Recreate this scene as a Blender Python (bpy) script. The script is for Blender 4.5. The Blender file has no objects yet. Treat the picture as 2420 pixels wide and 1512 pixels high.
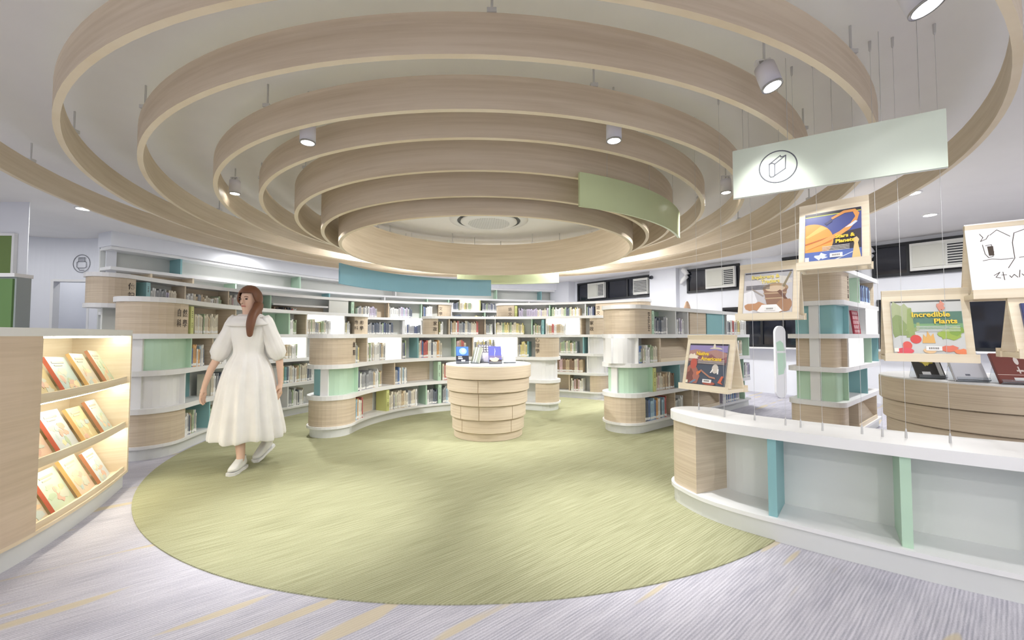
import bpy, math, random
import numpy as np
from mathutils import Matrix, Vector
R = math.radians
random.seed(7)
SC = bpy.context.scene
COL = SC.collection

# ------------------------------------------------------------------ camera, world, exposure
cam_d = bpy.data.cameras.new('camera'); cam_d.sensor_width = 36.0; cam_d.lens = 36.0 * 975 / 2420
cam_d.clip_start = 0.02
cam = bpy.data.objects.new('camera', cam_d); COL.objects.link(cam)
cam.location = (0, 0, 1.2); cam.rotation_euler = (R(90 + 2.115), 0, 0)
SC.camera = cam
world = bpy.data.worlds.new('night'); SC.world = world; world.use_nodes = True
world.node_tree.nodes['Background'].inputs[0].default_value = (0.10, 0.13, 0.22, 1)
world.node_tree.nodes['Background'].inputs[1].default_value = 0.15
SC.view_settings.view_transform = 'Standard'; SC.view_settings.look = 'None'
SC.view_settings.gamma = 1.0; SC.view_settings.use_curve_mapping = False
SC.view_settings.exposure = -0.28
SC.cycles.max_bounces = 6; SC.cycles.diffuse_bounces = 4; SC.cycles.glossy_bounces = 2
SC.cycles.adaptive_threshold = 0.1
SC.cycles.transmission_bounces = 4; SC.cycles.transparent_max_bounces = 6
SC.cycles.sample_clamp_indirect = 6.0
DOWN_W = 60.0      # watts of one ceiling downlight
SPOT_W = 270.0     # watts of one ring spotlight
LED = 5.0          # brightness of the shelf light panels

# room frame: A is the axis shared by the rings, the carpet and the curved bookcases
AX, AY = -0.29, 5.08
VD = (0.773, 0.634)          # across the room, at right angles to the window wall
UD = (0.634, -0.773)         # along the window wall, towards the camera
CEIL = 2.85
TOP = [0.135, 0.49, 0.855, 1.215, 1.575, 1.935, 2.295]
TH = 0.05

# ------------------------------------------------------------------ materials
def lin(c):
    return tuple(((v / 255) / 12.92 if v / 255 <= 0.04045 else ((v / 255 + 0.055) / 1.055) ** 2.4) for v in c)
MATS = {}
def mat(name, rgb, rough=0.5, emit=0.0, metal=0.0, trans=0.0, spec=0.4):
    if name in MATS: return MATS[name]
    m = bpy.data.materials.new(name); m.use_nodes = True
    b = m.node_tree.nodes['Principled BSDF']; c = (*lin(rgb), 1)
    b.inputs['Base Color'].default_value = c; b.inputs['Roughness'].default_value = rough
    b.inputs['Metallic'].default_value = metal; b.inputs['Specular IOR Level'].default_value = spec
    if trans: b.inputs['Transmission Weight'].default_value = trans; b.inputs['IOR'].default_value = 1.3
    if emit: b.inputs['Emission Color'].default_value = c; b.inputs['Emission Strength'].default_value = emit
    MATS[name] = m; return m
def nodes_of(m):
    t = m.node_tree; return t, t.nodes, t.links, t.nodes['Principled BSDF']
def mottled(name, rgb, amt=0.03, rough=0.5, scale=3.0):
    """paint or laminate with a very faint unevenness"""
    if name in MATS: return MATS[name]
    m = mat(name, rgb, rough); t, N, L, b = nodes_of(m)
    tc = N.new('ShaderNodeTexCoord'); n = N.new('ShaderNodeTexNoise'); n.inputs['Scale'].default_value = scale
    L.new(tc.outputs['Object'], n.inputs['Vector'])
    cr = N.new('ShaderNodeValToRGB'); c = lin(rgb)
    cr.color_ramp.elements[0].position = 0.3; cr.color_ramp.elements[1].position = 0.7
    cr.color_ramp.elements[0].color = (*[v * (1 - amt) for v in c], 1); cr.color_ramp.elements[1].color = (*[min(1, v * (1 + amt)) for v in c], 1)
    L.new(n.outputs['Fac'], cr.inputs['Fac']); L.new(cr.outputs['Color'], b.inputs['Base Color'])
    return m
def wood(name, rgb, dark, zs=60.0, rough=0.5, xs=1.2):
    """oak veneer, grain lying level"""
    if name in MATS: return MATS[name]
    m = mat(name, rgb, rough); t, N, L, b = nodes_of(m)
    tc = N.new('ShaderNodeTexCoord'); mp = N.new('ShaderNodeMapping'); mp.inputs['Scale'].default_value = (xs, xs, zs)
    n = N.new('ShaderNodeTexNoise'); n.inputs['Scale'].default_value = 1.6; n.inputs['Detail'].default_value = 5; n.inputs['Roughness'].default_value = 0.6
    n2 = N.new('ShaderNodeTexNoise'); n2.inputs['Scale'].default_value = 0.5; n2.inputs['Detail'].default_value = 2; n2.inputs['Distortion'].default_value = 0.8
    mp2 = N.new('ShaderNodeMapping'); mp2.inputs['Scale'].default_value = (1.4, 1.4, 9.0)
    L.new(tc.outputs['Object'], mp.inputs['Vector']); L.new(mp.outputs[0], n.inputs['Vector'])
    L.new(tc.outputs['Object'], mp2.inputs['Vector']); L.new(mp2.outputs[0], n2.inputs['Vector'])
    mx = N.new('ShaderNodeMix'); mx.data_type = 'FLOAT'; mx.inputs[0].default_value = 0.4
    L.new(n.outputs['Fac'], mx.inputs[2]); L.new(n2.outputs['Fac'], mx.inputs[3])
    cr = N.new('ShaderNodeValToRGB'); cr.color_ramp.elements[0].position = 0.36; cr.color_ramp.elements[1].position = 0.6
    cr.color_ramp.elements[0].color = (*lin(dark), 1); cr.color_ramp.elements[1].color = (*lin(rgb), 1)
    L.new(mx.outputs[0], cr.inputs['Fac']); L.new(cr.outputs['Color'], b.inputs['Base Color'])
    bp = N.new('ShaderNodeBump'); bp.inputs['Strength'].default_value = 0.06; bp.inputs['Distance'].default_value = 0.002
    L.new(n.outputs['Fac'], bp.inputs['Height']); L.new(bp.outputs[0], b.inputs['Normal'])
    return m
def carpet(name, c_lo, c_hi, green):
    m = mat(name, c_hi, 0.95, spec=0.1); t, N, L, b = nodes_of(m)
    tc = N.new('ShaderNodeTexCoord'); rot = N.new('ShaderNodeMapping'); rot.inputs['Rotation'].default_value = (0, 0, -math.atan2(VD[1], VD[0]))
    L.new(tc.outputs['Object'], rot.inputs['Vector'])
    def noise(sc, detail=3, scale=1.0):
        mp = N.new('ShaderNodeMapping'); mp.inputs['Scale'].default_value = sc
        n = N.new('ShaderNodeTexNoise'); n.inputs['Scale'].default_value = scale; n.inputs['Detail'].default_value = detail
        L.new(rot.outputs[0], mp.inputs['Vector']); L.new(mp.outputs[0], n.inputs['Vector']); return n
    ribs = noise((3.0 if green else 5.0, 110, 1), 2); fine = noise((160, 160, 1), 2); blot = noise((2.0, 8.0, 1), 5)
    mx = N.new('ShaderNodeMix'); mx.data_type = 'FLOAT'; mx.inputs[0].default_value = 0.14 if green else 0.42
    L.new(ribs.outputs['Fac'], mx.inputs[2]); L.new(blot.outputs['Fac'], mx.inputs[3])
    mf = N.new('ShaderNodeMix'); mf.data_type = 'FLOAT'; mf.inputs[0].default_value = 0.3
    L.new(mx.outputs[0], mf.inputs[2]); L.new(fine.outputs['Fac'], mf.inputs[3])
    wv = N.new('ShaderNodeTexWave'); wv.bands_direction = 'Y'; wv.inputs['Scale'].default_value = 22; wv.inputs['Distortion'].default_value = 1.5; wv.inputs['Detail'].default_value = 1; wv.inputs['Detail Scale'].default_value = .3
    L.new(rot.outputs[0], wv.inputs['Vector'])
    mw = N.new('ShaderNodeMix'); mw.data_type = 'FLOAT'; mw.inputs[0].default_value = 0.13
    L.new(mf.outputs[0], mw.inputs[2]); L.new(wv.outputs['Fac'], mw.inputs[3]); mf = mw
    cr = N.new('ShaderNodeValToRGB'); cr.color_ramp.elements[0].position = 0.38; cr.color_ramp.elements[1].position = 0.62
    cr.color_ramp.elements[0].color = (*lin(c_lo), 1); cr.color_ramp.elements[1].color = (*lin(c_hi), 1)
    L.new(mf.outputs[0], cr.inputs['Fac'])
    out = cr.outputs['Color']
    if not green:            # straw-coloured flecks woven along the planks
        fl = noise((0.75, 6.0, 1), 1, 1.3)
        st = N.new('ShaderNodeValToRGB'); st.color_ramp.elements[0].position = 0.635; st.color_ramp.elements[1].position = 0.665
        L.new(fl.outputs['Fac'], st.inputs['Fac'])
        ad = N.new('ShaderNodeMix'); ad.data_type = 'RGBA'; ad.inputs[7].default_value = (*lin((205, 192, 160)), 1)
        mm = N.new('ShaderNodeMath'); mm.operation = 'MULTIPLY'; mm.inputs[1].default_value = 0.75
        L.new(st.outputs['Color'], mm.inputs[0]); L.new(mm.outputs[0], ad.inputs[0]); L.new(out, ad.inputs[6]); out = ad.outputs[2]
    L.new(out, b.inputs['Base Color'])
    bp = N.new('ShaderNodeBump'); bp.inputs['Strength'].default_value = 0.35; bp.inputs['Distance'].default_value = 0.004
    L.new(mf.outputs[0], bp.inputs['Height']); L.new(bp.outputs[0], b.inputs['Normal'])
    return m
M_WOOD = wood('oak_veneer', (217, 202, 180), (195, 177, 153))
M_RING = wood('ring_oak', (221, 206, 184), (205, 188, 163), 24.0, 0.5, 0.8)
M_PALE = wood('pale_ash', (238, 224, 200), (226, 208, 178), 40.0)
M_WHITE = mottled('white_laminate', (236, 236, 236), 0.012, 0.4)
M_KICK = mottled('plinth_white', (222, 224, 222), 0.02, 0.5)
M_PANEL = mottled('grey_white_board', (224, 226, 222), 0.02, 0.6)
M_WALL = mottled('wall_paint', (232, 234, 240), 0.012, 0.8)
M_CEIL = mottled('ceiling_paint', (240, 238, 236), 0.012, 0.9)
M_MINT = mottled('mint_board', (190, 220, 196), 0.02, 0.45)
M_TEAL = mottled('teal_board', (140, 186, 190), 0.02, 0.45)
M_BLUE = mottled('blue_board', (122, 170, 190), 0.02, 0.45)
M_LIME = mottled('lime_board', (208, 213, 140), 0.02, 0.45)
M_OLIVE = mottled('olive_board', (172, 182, 148), 0.02, 0.45)
M_LED = mat('led_panel', (255, 253, 246), 0.5, LED)
M_STRIP = mat('led_strip', (255, 250, 232), 0.5, 30.0)
M_LENS = mat('lamp_lens', (255, 252, 246), 0.5, 30.0)
M_LENS.cycles.emission_sampling = 'NONE'
M_STEEL = mat('brushed_steel', (206, 206, 206), 0.35, metal=0.6)
M_INK = mat('dark_lettering', (70, 58, 50), 0.6)
M_BLACK = mat('window_frame_black', (34, 36, 40), 0.4)
M_GLASS = mat('night_glass', (24, 28, 40), 0.06, spec=0.7)
M_CARP = carpet('grey_plank_carpet', (166, 165, 177), (208, 206, 214), False)
M_GREEN = carpet('green_stripe_carpet', (146, 147, 115), (178, 178, 146), True)
M_ACRYL = mat('clear_acrylic', (240, 245, 250), 0.05, trans=0.9)
BOARD = dict(wood=M_WOOD, white=M_WHITE, mint=M_MINT, teal=M_TEAL, lime=M_LIME, blue=M_BLUE)

# ------------------------------------------------------------------ mesh helpers
def obj(name, V, F, m, parent=None, fm=None, smooth=False):
    me = bpy.data.meshes.new(name); me.from_pydata([tuple(v) for v in V], [], F)
    ms = m if isinstance(m, (list, tuple)) else [m]
    for k in ms: me.materials.append(k)
    if fm is not None: me.polygons.foreach_set('material_index', fm)
    if smooth: me.polygons.foreach_set('use_smooth', [True] * len(F))
    me.update()
    o = bpy.data.objects.new(name, me); COL.objects.link(o)
    if parent is not None: adopt(o, parent)
    return o
def world_of(o):
    w = Matrix.Translation(o.location) @ o.rotation_euler.to_matrix().to_4x4()
    return (world_of(o.parent) @ o.matrix_parent_inverse @ w) if o.parent else w
def adopt(o, parent):
    o.parent = parent; o.matrix_parent_inverse = world_of(parent).inverted()
def thing(name, label, cat, loc, group=None):
    o = bpy.data.objects.new(name, None); COL.objects.link(o); o.location = loc; o.empty_display_size = 0.1
    return tag(o, label, cat, group)
def tag(o, label, cat, group=None):
    o['label'] = label; o['category'] = cat
    if group: o['group'] = group
    return o
def struct(o):
    o['kind'] = 'structure'; return o
class MB:
    """collects simple solids into one mesh"""
    def __init__(s): s.V, s.F, s.M = [], [], []
    def add(s, V, F, mi=0):
        k = len(s.V); s.V += [tuple(v) for v in V]; s.F += [tuple(i + k for i in f) for f in F]; s.M += [mi] * len(F); return s
    def box(s, x0, x1, y0, y1, z0, z1, mi=0, mtx=None):
        V = [Vector((x, y, z)) for z in (z0, z1) for x, y in ((x0, y0), (x1, y0), (x1, y1), (x0, y1))]
        if mtx is not None: V = [mtx @ v for v in V]
        return s.add(V, [(3, 2, 1, 0), (4, 5, 6, 7), (0, 1, 5, 4), (1, 2, 6, 5), (2, 3, 7, 6), (3, 0, 4, 7)], mi)
    def tube(s, pts, rad, n=10, mi=0, caps=True):
        """round bar along a list of points; rad is one radius or one per point"""
        pts = [Vector(p) for p in pts]; rs = rad if isinstance(rad, (list, tuple)) else [rad] * len(pts)
        V, F = [], []
        for i, p in enumerate(pts):
            d = (pts[min(i + 1, len(pts) - 1)] - pts[max(i - 1, 0)]).normalized()
            a = d.cross(Vector((0, 0, 1)) if abs(d.z) < 0.9 else Vector((1, 0, 0))).normalized(); b = d.cross(a)
            V += [p + (a * math.cos(2 * math.pi * k / n) + b * math.sin(2 * math.pi * k / n)) * rs[i] for k in range(n)]
        for i in range(len(pts) - 1):
            for k in range(n):
                F.append((i * n + k, i * n + (k + 1) % n, (i + 1) * n + (k + 1) % n, (i + 1) * n + k))
        if caps: F += [tuple(range(n))[::-1], tuple((len(pts) - 1) * n + k for k in range(n))]
        return s.add(V, F, mi)
    def lathe(s, prof, cx, cy, n=64, mi=0, caps=True, mtx=None):
        V, F = [], []
        for r, z in prof: V += [Vector((cx + r * math.cos(2 * math.pi * k / n), cy + r * math.sin(2 * math.pi * k / n), z)) for k in range(n)]
        for i in range(len(prof) - 1):
            for k in range(n):
                F.append((i * n + k, i * n + (k + 1) % n, (i + 1) * n + (k + 1) % n, (i + 1) * n + k))
        if caps: F += [tuple(range(n))[::-1], tuple((len(prof) - 1) * n + k for k in range(n))]
        if mtx is not None: V = [mtx @ v for v in V]
        return s.add(V, F, mi)
    def prism(s, poly, z0, z1, mi=0, mtx=None):
        n = len(poly); V = [Vector((x, y, z0)) for x, y in poly] + [Vector((x, y, z1)) for x, y in poly]
        if mtx is not None: V = [mtx @ v for v in V]
        return s.add(V, [tuple(range(n))[::-1], tuple(range(n, 2 * n))] + [(i, (i + 1) % n, n + (i + 1) % n, n + i) for i in range(n)], mi)
    def build(s, name, m, parent=None, smooth=False): return obj(name, s.V, s.F, m, parent, s.M, smooth)
def frame_mtx(o, right, up):
    """matrix whose x runs right, y up, z out of the surface"""
    r = Vector(right).normalized(); u = Vector(up).normalized(); n = r.cross(u).normalized()
    return Matrix(((r.x, u.x, n.x, o[0]), (r.y, u.y, n.y, o[1]), (r.z, u.z, n.z, o[2]), (0, 0, 0, 1)))
def text(name, body, size, mtx, m, parent, bold=0.0, align='CENTER', depth=0.001, line=1.0, sx=1.0):
    cu = bpy.data.curves.new(name, 'FONT'); cu.body = body; cu.size = size; cu.align_x = align; cu.align_y = 'CENTER'
    cu.extrude = depth; cu.offset = bold; cu.space_line = line; cu.resolution_u = 3
    t = bpy.data.objects.new(name + '_curve', cu); COL.objects.link(t)
    dg = bpy.context.evaluated_depsgraph_get()
    me = bpy.data.meshes.new_from_object(t.evaluated_get(dg)); bpy.data.objects.remove(t); bpy.data.curves.remove(cu)
    me.transform(mtx @ Matrix.Diagonal((sx, 1, 1, 1))); me.materials.clear(); me.materials.append(m); me.name = name
    o = bpy.data.objects.new(name, me); COL.objects.link(o); adopt(o, parent); return o

# ------------------------------------------------------------------ room shell
mb = MB()
mb.add([(-9, -4, 0), (15, -4, 0), (15, 15, 0), (-9, 15, 0), (-9, -4, -.1), (15, -4, -.1), (15, 15, -.1), (-9, 15, -.1)],
       [(0, 1, 2, 3), (7, 6, 5, 4), (0, 4, 5, 1), (1, 5, 6, 2), (2, 6, 7, 3), (3, 7, 4, 0)])
struct(mb.build('floor', M_CARP))
struct(MB().box(-9, 15, -4, 15, CEIL, CEIL + .1).build('ceiling', M_CEIL))
WP = (5.48, 8.48)
def wp(t, out=0.0):       # a point on the window wall, t metres towards the camera, out metres into the room
    return (WP[0] + UD[0] * t - VD[0] * out, WP[1] + UD[1] * t - VD[1] * out)
def wall_box(b, t0, t1, o0, o1, z0, z1, mi=0):
    P = [wp(t0, o0), wp(t1, o0), wp(t1, o1), wp(t0, o1)]
    V = [(x, y, z) for z in (z0, z1) for x, y in P]
    return b.add(V, [(3, 2, 1, 0), (4, 5, 6, 7), (0, 1, 5, 4), (1, 2, 6, 5), (2, 3, 7, 6), (3, 0, 4, 7)], mi)
struct(wall_box(MB(), -7.0, 15.5, -0.15, 0, 0, CEIL).build('wall_right', M_WALL))
b = MB(); wall_box(b, -2.86, -2.14, 0, .16, 0, CEIL); struct(b.build('wall_right_pilaster', M_WALL))
b = MB(); wall_box(b, -6.35, -5.55, 0, .3, 0, CEIL); struct(b.build('wall_right_far_pilaster', M_WALL))
struct(MB().box(-8.5, -8.35, -4, 15, 0, CEIL).build('wall_left', M_WALL))
struct(MB().box(-9, 15, -4, -3.85, 0, CEIL).build('wall_rear', M_WALL))

def smooth_path(P, step=0.05):
    P = [np.array(p, float) for p in P]; P = [2 * P[0] - P[1]] + P + [2 * P[-1] - P[-2]]; out = []
    for i in range(1, len(P) - 2):
        n = max(2, int(np.linalg.norm(P[i + 1] - P[i]) / step))
        for k in range(n):
            t = k / n
            out.append(0.5 * (2 * P[i] + (P[i + 1] - P[i - 1]) * t + (2 * P[i - 1] - 5 * P[i] + 4 * P[i + 1] - P[i + 2]) * t ** 2 + (3 * P[i] - P[i - 1] - 3 * P[i + 1] + P[i + 2]) * t ** 3))
    out.append(P[-2]); return out

# ------------------------------------------------------------------ paths for the curved furniture
class ArcPath:
    """arc about the axis A; its front looks at A"""
    def __init__(s, r, a0, a1): s.r, s.a0 = r, R(a0); s.sg = 1 if a1 > a0 else -1; s.L = r * abs(R(a1 - a0))
    def at(s, t):
        tc = min(max(t, 0), s.L); a = s.a0 + s.sg * tc / s.r; ex = t - tc
        tx, ty = -math.sin(a) * s.sg, math.cos(a) * s.sg
        return (AX + s.r * math.cos(a) + tx * ex, AY + s.r * math.sin(a) + ty * ex), (-math.cos(a), -math.sin(a)), (tx, ty)
class LinePath:
    def __init__(s, p, d, L): s.p, s.d, s.L = p, d, L
    def at(s, t): return (s.p[0] + s.d[0] * t, s.p[1] + s.d[1] * t), (s.d[1], -s.d[0]), s.d
class PolyPath:
    """front is to the right of the running direction when side = 1"""
    def __init__(s, P, side=1):
        s.P = smooth_path(P); d = [0.0]
        for a, c in zip(s.P, s.P[1:]): d.append(d[-1] + float(np.linalg.norm(c - a)))
        s.D = d; s.L = d[-1]; s.side = side
    def at(s, t):
        tc = min(max(t, 0), s.L); i = min(int(np.searchsorted(s.D, tc, 'right')) - 1, len(s.P) - 2)
        k = (tc - s.D[i]) / max(1e-9, s.D[i + 1] - s.D[i]); p = s.P[i] * (1 - k) + s.P[i + 1] * k
        a, c = s.P[max(i - 1, 0)], s.P[min(i + 2, len(s.P) - 1)]
        d = (c - a) / np.linalg.norm(c - a); ex = t - tc; p = p + d * ex
        return (p[0], p[1]), (d[1] * s.side, -d[0] * s.side), (d[0], d[1])
def strip(b, path, t0, t1, z0, z1, hf, hb, rc0=0.0, rc1=0.0, mi=0, step=0.06):
    """solid between front offset hf and back offset hb along a path; rc0/rc1 round the corners of the two ends"""
    st = []
    c, hw = (hf + hb) / 2, (hf - hb) / 2
    if rc0: st += [(t0 - rc0 * math.sin(R(a)), hw - rc0 * (1 - math.cos(R(a)))) for a in (90, 80, 68, 55, 42, 28, 14)]
    n = max(1, int((t1 - t0) / step))
    st += [(t0 + (t1 - t0) * k / n, hw) for k in range(n + 1)]
    if rc1: st += [(t1 + rc1 * math.sin(R(a)), hw - rc1 * (1 - math.cos(R(a)))) for a in (14, 28, 42, 55, 68, 80, 90)]
    V, F = [], []
    for t, h in st:
        p, nn, _ = path.at(t); h = max(h, 0.002)
        for o, z in ((c + h, z0), (c + h, z1), (c - h, z1), (c - h, z0)): V.append((p[0] + nn[0] * o, p[1] + nn[1] * o, z))
    for i in range(len(st) - 1):
        k = 4 * i
        for j in range(4): F.append((k + j, k + (j + 1) % 4, k + 4 + (j + 1) % 4, k + 4 + j))
    k = 4 * (len(st) - 1); F += [(3, 2, 1, 0), (k, k + 1, k + 2, k + 3)]
    return b.add(V, F, mi)
def on_path(path, t, off, z):
    p, n, _ = path.at(t); return Vector((p[0] + n[0] * off, p[1] + n[1] * off, z))
def face_mtx(path, t, off, z):
    p, n, _ = path.at(t); return frame_mtx(on_path(path, t, off, z), Vector((0, 0, 1)).cross(Vector((n[0], n[1], 0))), (0, 0, 1))

# ------------------------------------------------------------------ books
COVERS = dict(cream=(226, 218, 200), white=(236, 236, 234), grey=(168, 170, 174), slate=(108, 116, 130), sage=(176, 192, 160), olive=(150, 148, 104),
              tan=(206, 186, 156), brown=(150, 124, 104), red=(200, 116, 112), pink=(226, 196, 200), orange=(222, 176, 124), yellow=(224, 212, 150),
              green=(138, 172, 144), teal=(124, 168, 172), sky=(172, 200, 218), blue=(112, 136, 182), navy=(88, 98, 128), lilac=(200, 192, 214), plum=(156, 124, 144), black=(74, 74, 78))
PAL = dict(pale='cream cream white white grey sage tan white grey cream slate yellow', paper='cream cream cream white sage olive cream tan grey', grey='grey slate grey white slate grey navy sage',
           mixed='cream white grey tan cream sage teal white slate cream grey red yellow white', bright='red cream blue white orange yellow white sky cream slate', warm='tan cream cream brown pink cream tan white cream grey red',
           cool='sky white white slate grey cream blue white lilac white grey', purple='lilac pink white grey white white lilac cream grey', lime='sage cream yellow cream cream sage white olive', dark='black white red grey brown',
           blue='blue navy sky', red='red red')
M_PAGE = mat('page_block', (232, 228, 214), 0.8); M_STICK = mat('spine_sticker', (240, 240, 238), 0.6); M_TITLE = mat('spine_print', (72, 70, 74), 0.6)
CMAT = {k: mat('cloth_' + k, v, 0.55) for k, v in COVERS.items()}
def book_geo():
    b = MB()
    # two boards, rounded spine, recessed page block, call-number sticker, printed title
    b.box(-.5, -.40, .03, 1, 0, 1, 0); b.box(.40, .5, .03, 1, 0, 1, 0)
    b.prism([(-.5, .03), (-.28, .005), (0, 0), (.28, .005), (.5, .03), (.5, .07), (-.5, .07)], 0, 1, 0)
    b.box(-.40, .40, .07, .97, .01, .975, 1)
    b.prism([(-.46, .026), (-.28, -.003), (0, -.008), (.28, -.003), (.46, .026)], .05, .17, 2)
    b.prism([(-.2, .01), (0, -.006), (.2, .01)], .38, .86, 3)
    return b
BG = book_geo(); BMESH = {}
def book_mesh(col):
    if col not in BMESH:
        me = bpy.data.meshes.new('book_' + col); me.from_pydata(BG.V, [], BG.F)
        for k in (CMAT[col], M_PAGE, M_STICK, M_TITLE): me.materials.append(k)
        me.polygons.foreach_set('material_index', BG.M); me.update(); BMESH[col] = me
    return BMESH[col]
BOOKS = []      # (size in the picture, colour, matrix, case, row, order)
ROWN = ['lowest', 'second', 'third', 'fourth', 'top']
ORD = {}
def books_on(path, t0, t1, hf, z, pal, case, row, clear=0.30, hmin=.19, hmax=.27, rnd=None):
    rnd = rnd or random.Random(hash((round(t0, 3), row, len(case))) & 0xffff)
    cols = PAL[pal].split(); t = t0; base = rnd.uniform(hmin, hmax - .02); last = None
    while t < t1 - .008:
        w = min(rnd.uniform(.014, .036), max(.012, t1 - t))
        h = min(clear - .012, max(hmin * .85, base + rnd.uniform(-.03, .03)))
        if last is None or rnd.random() < .6: last = rnd.choice(cols)
        p, n, d = path.at(t + w / 2); dep = rnd.uniform(.135, .165)
        lean = 0.0
        right = Vector((0, 0, 1)).cross(Vector((n[0], n[1], 0)))
        m = frame_mtx((p[0] + n[0] * (hf - .035 - rnd.uniform(0, .012)), p[1] + n[1] * (hf - .035), z), right, (-n[0], -n[1], 0))
        m = m @ Matrix.Diagonal((w * .96, dep, h, 1))
        key = (case, row); ORD[key] = ORD.get(key, 0) + 1
        c = Vector((p[0], p[1], z + h / 2)); dist = (c - cam.location).length
        BOOKS.append((w * h / dist ** 2, last, m, case, row, ORD[key]))
        t += w
def ordinal(n): return '%d%s' % (n, 'th' if 10 <= n % 100 <= 20 else {1: 'st', 2: 'nd', 3: 'rd'}.get(n % 10, 'th'))
def flush_books():
    BOOKS.sort(key=lambda q: -q[0])
    for s_, col, m, case, row, k in BOOKS[:300]:
        o = bpy.data.objects.new('book', book_mesh(col)); COL.objects.link(o); o.matrix_world = m
        tag(o, '%s book, %s from the row start, %s shelf of the %s' % (col, ordinal(k), ROWN[row], case), 'book', 'shelved books on the curved bookcases')
    rest = BOOKS[300:]
    if rest:
        V0 = np.array([(*v, 1) for v in BG.V]); V, F, MI = [], [], []; names = list(CMAT)
        for s_, col, m, *_ in rest:
            k = len(V); V += [tuple(v) for v in (V0 @ np.array(m).T)[:, :3]]
            F += [tuple(i + k for i in f) for f in BG.F]; ci = names.index(col)
            MI += [ci if q == 0 else len(names) - 1 + q for q in BG.M]
        o = obj('shelved_books', V, F, [CMAT[n] for n in names] + [M_PAGE, M_STICK, M_TITLE], None, MI)
        o['kind'] = 'stuff'; tag(o, 'many small distant books filling the rear curved shelves', 'books')

# ------------------------------------------------------------------ curved bookcases
def marker(path, t, hf, z, col, case, row, colname):
    """thick book-shaped section marker standing among the books"""
    b = MB(); strip(b, path, t - .03, t + .03, z, z + .295, hf - .02, hf - .22)
    p = path.at(t)[0]
    o = thing('section_marker', '%s book-shaped section marker on the %s shelf of the %s' % (colname, ROWN[row], case), 'shelf marker', (p[0], p[1], z), 'section markers among the books')
    b.build('block', col, o)
    b = MB(); mt = face_mtx(path, t, hf - .02, z)
    for k, zz in enumerate((.235, .215, .195, .175, .11, .09, .07)):
        b.box(-.008, .008, zz, zz + .007, 0, .0015, 0, mt)
    b.build('lettering', M_INK, o)
def half_core(path, t0, t1, z0, z1, hw, side, rc0, rc1):
    """half of a rounded end block, on one side of the centre line"""
    st = []
    if rc0: st += [(t0 - rc0 * math.sin(R(a)), hw - rc0 * (1 - math.cos(R(a)))) for a in (90, 75, 60, 45, 30, 15)]
    n = max(1, int((t1 - t0) / .06)); st += [(t0 + (t1 - t0) * k / n, hw) for k in range(n + 1)]
    if rc1: st += [(t1 + rc1 * math.sin(R(a)), hw - rc1 * (1 - math.cos(R(a)))) for a in (15, 30, 45, 60, 75, 90)]
    V, F = [], []
    for t, h in st:
        for o, z in ((max(h, .003) * side, z0), (max(h, .003) * side, z1), (.001 * side, z1), (.001 * side, z0)): V.append(on_path(path, t, o, z))
    for i in range(len(st) - 1):
        for j in range(4): F.append((4 * i + j, 4 * i + (j + 1) % 4, 4 * i + 4 + (j + 1) % 4, 4 * i + 4 + j))
    k = 4 * (len(st) - 1); F += [(3, 2, 1, 0), (k, k + 1, k + 2, k + 3)]
    return MB().add(V, F)
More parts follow.
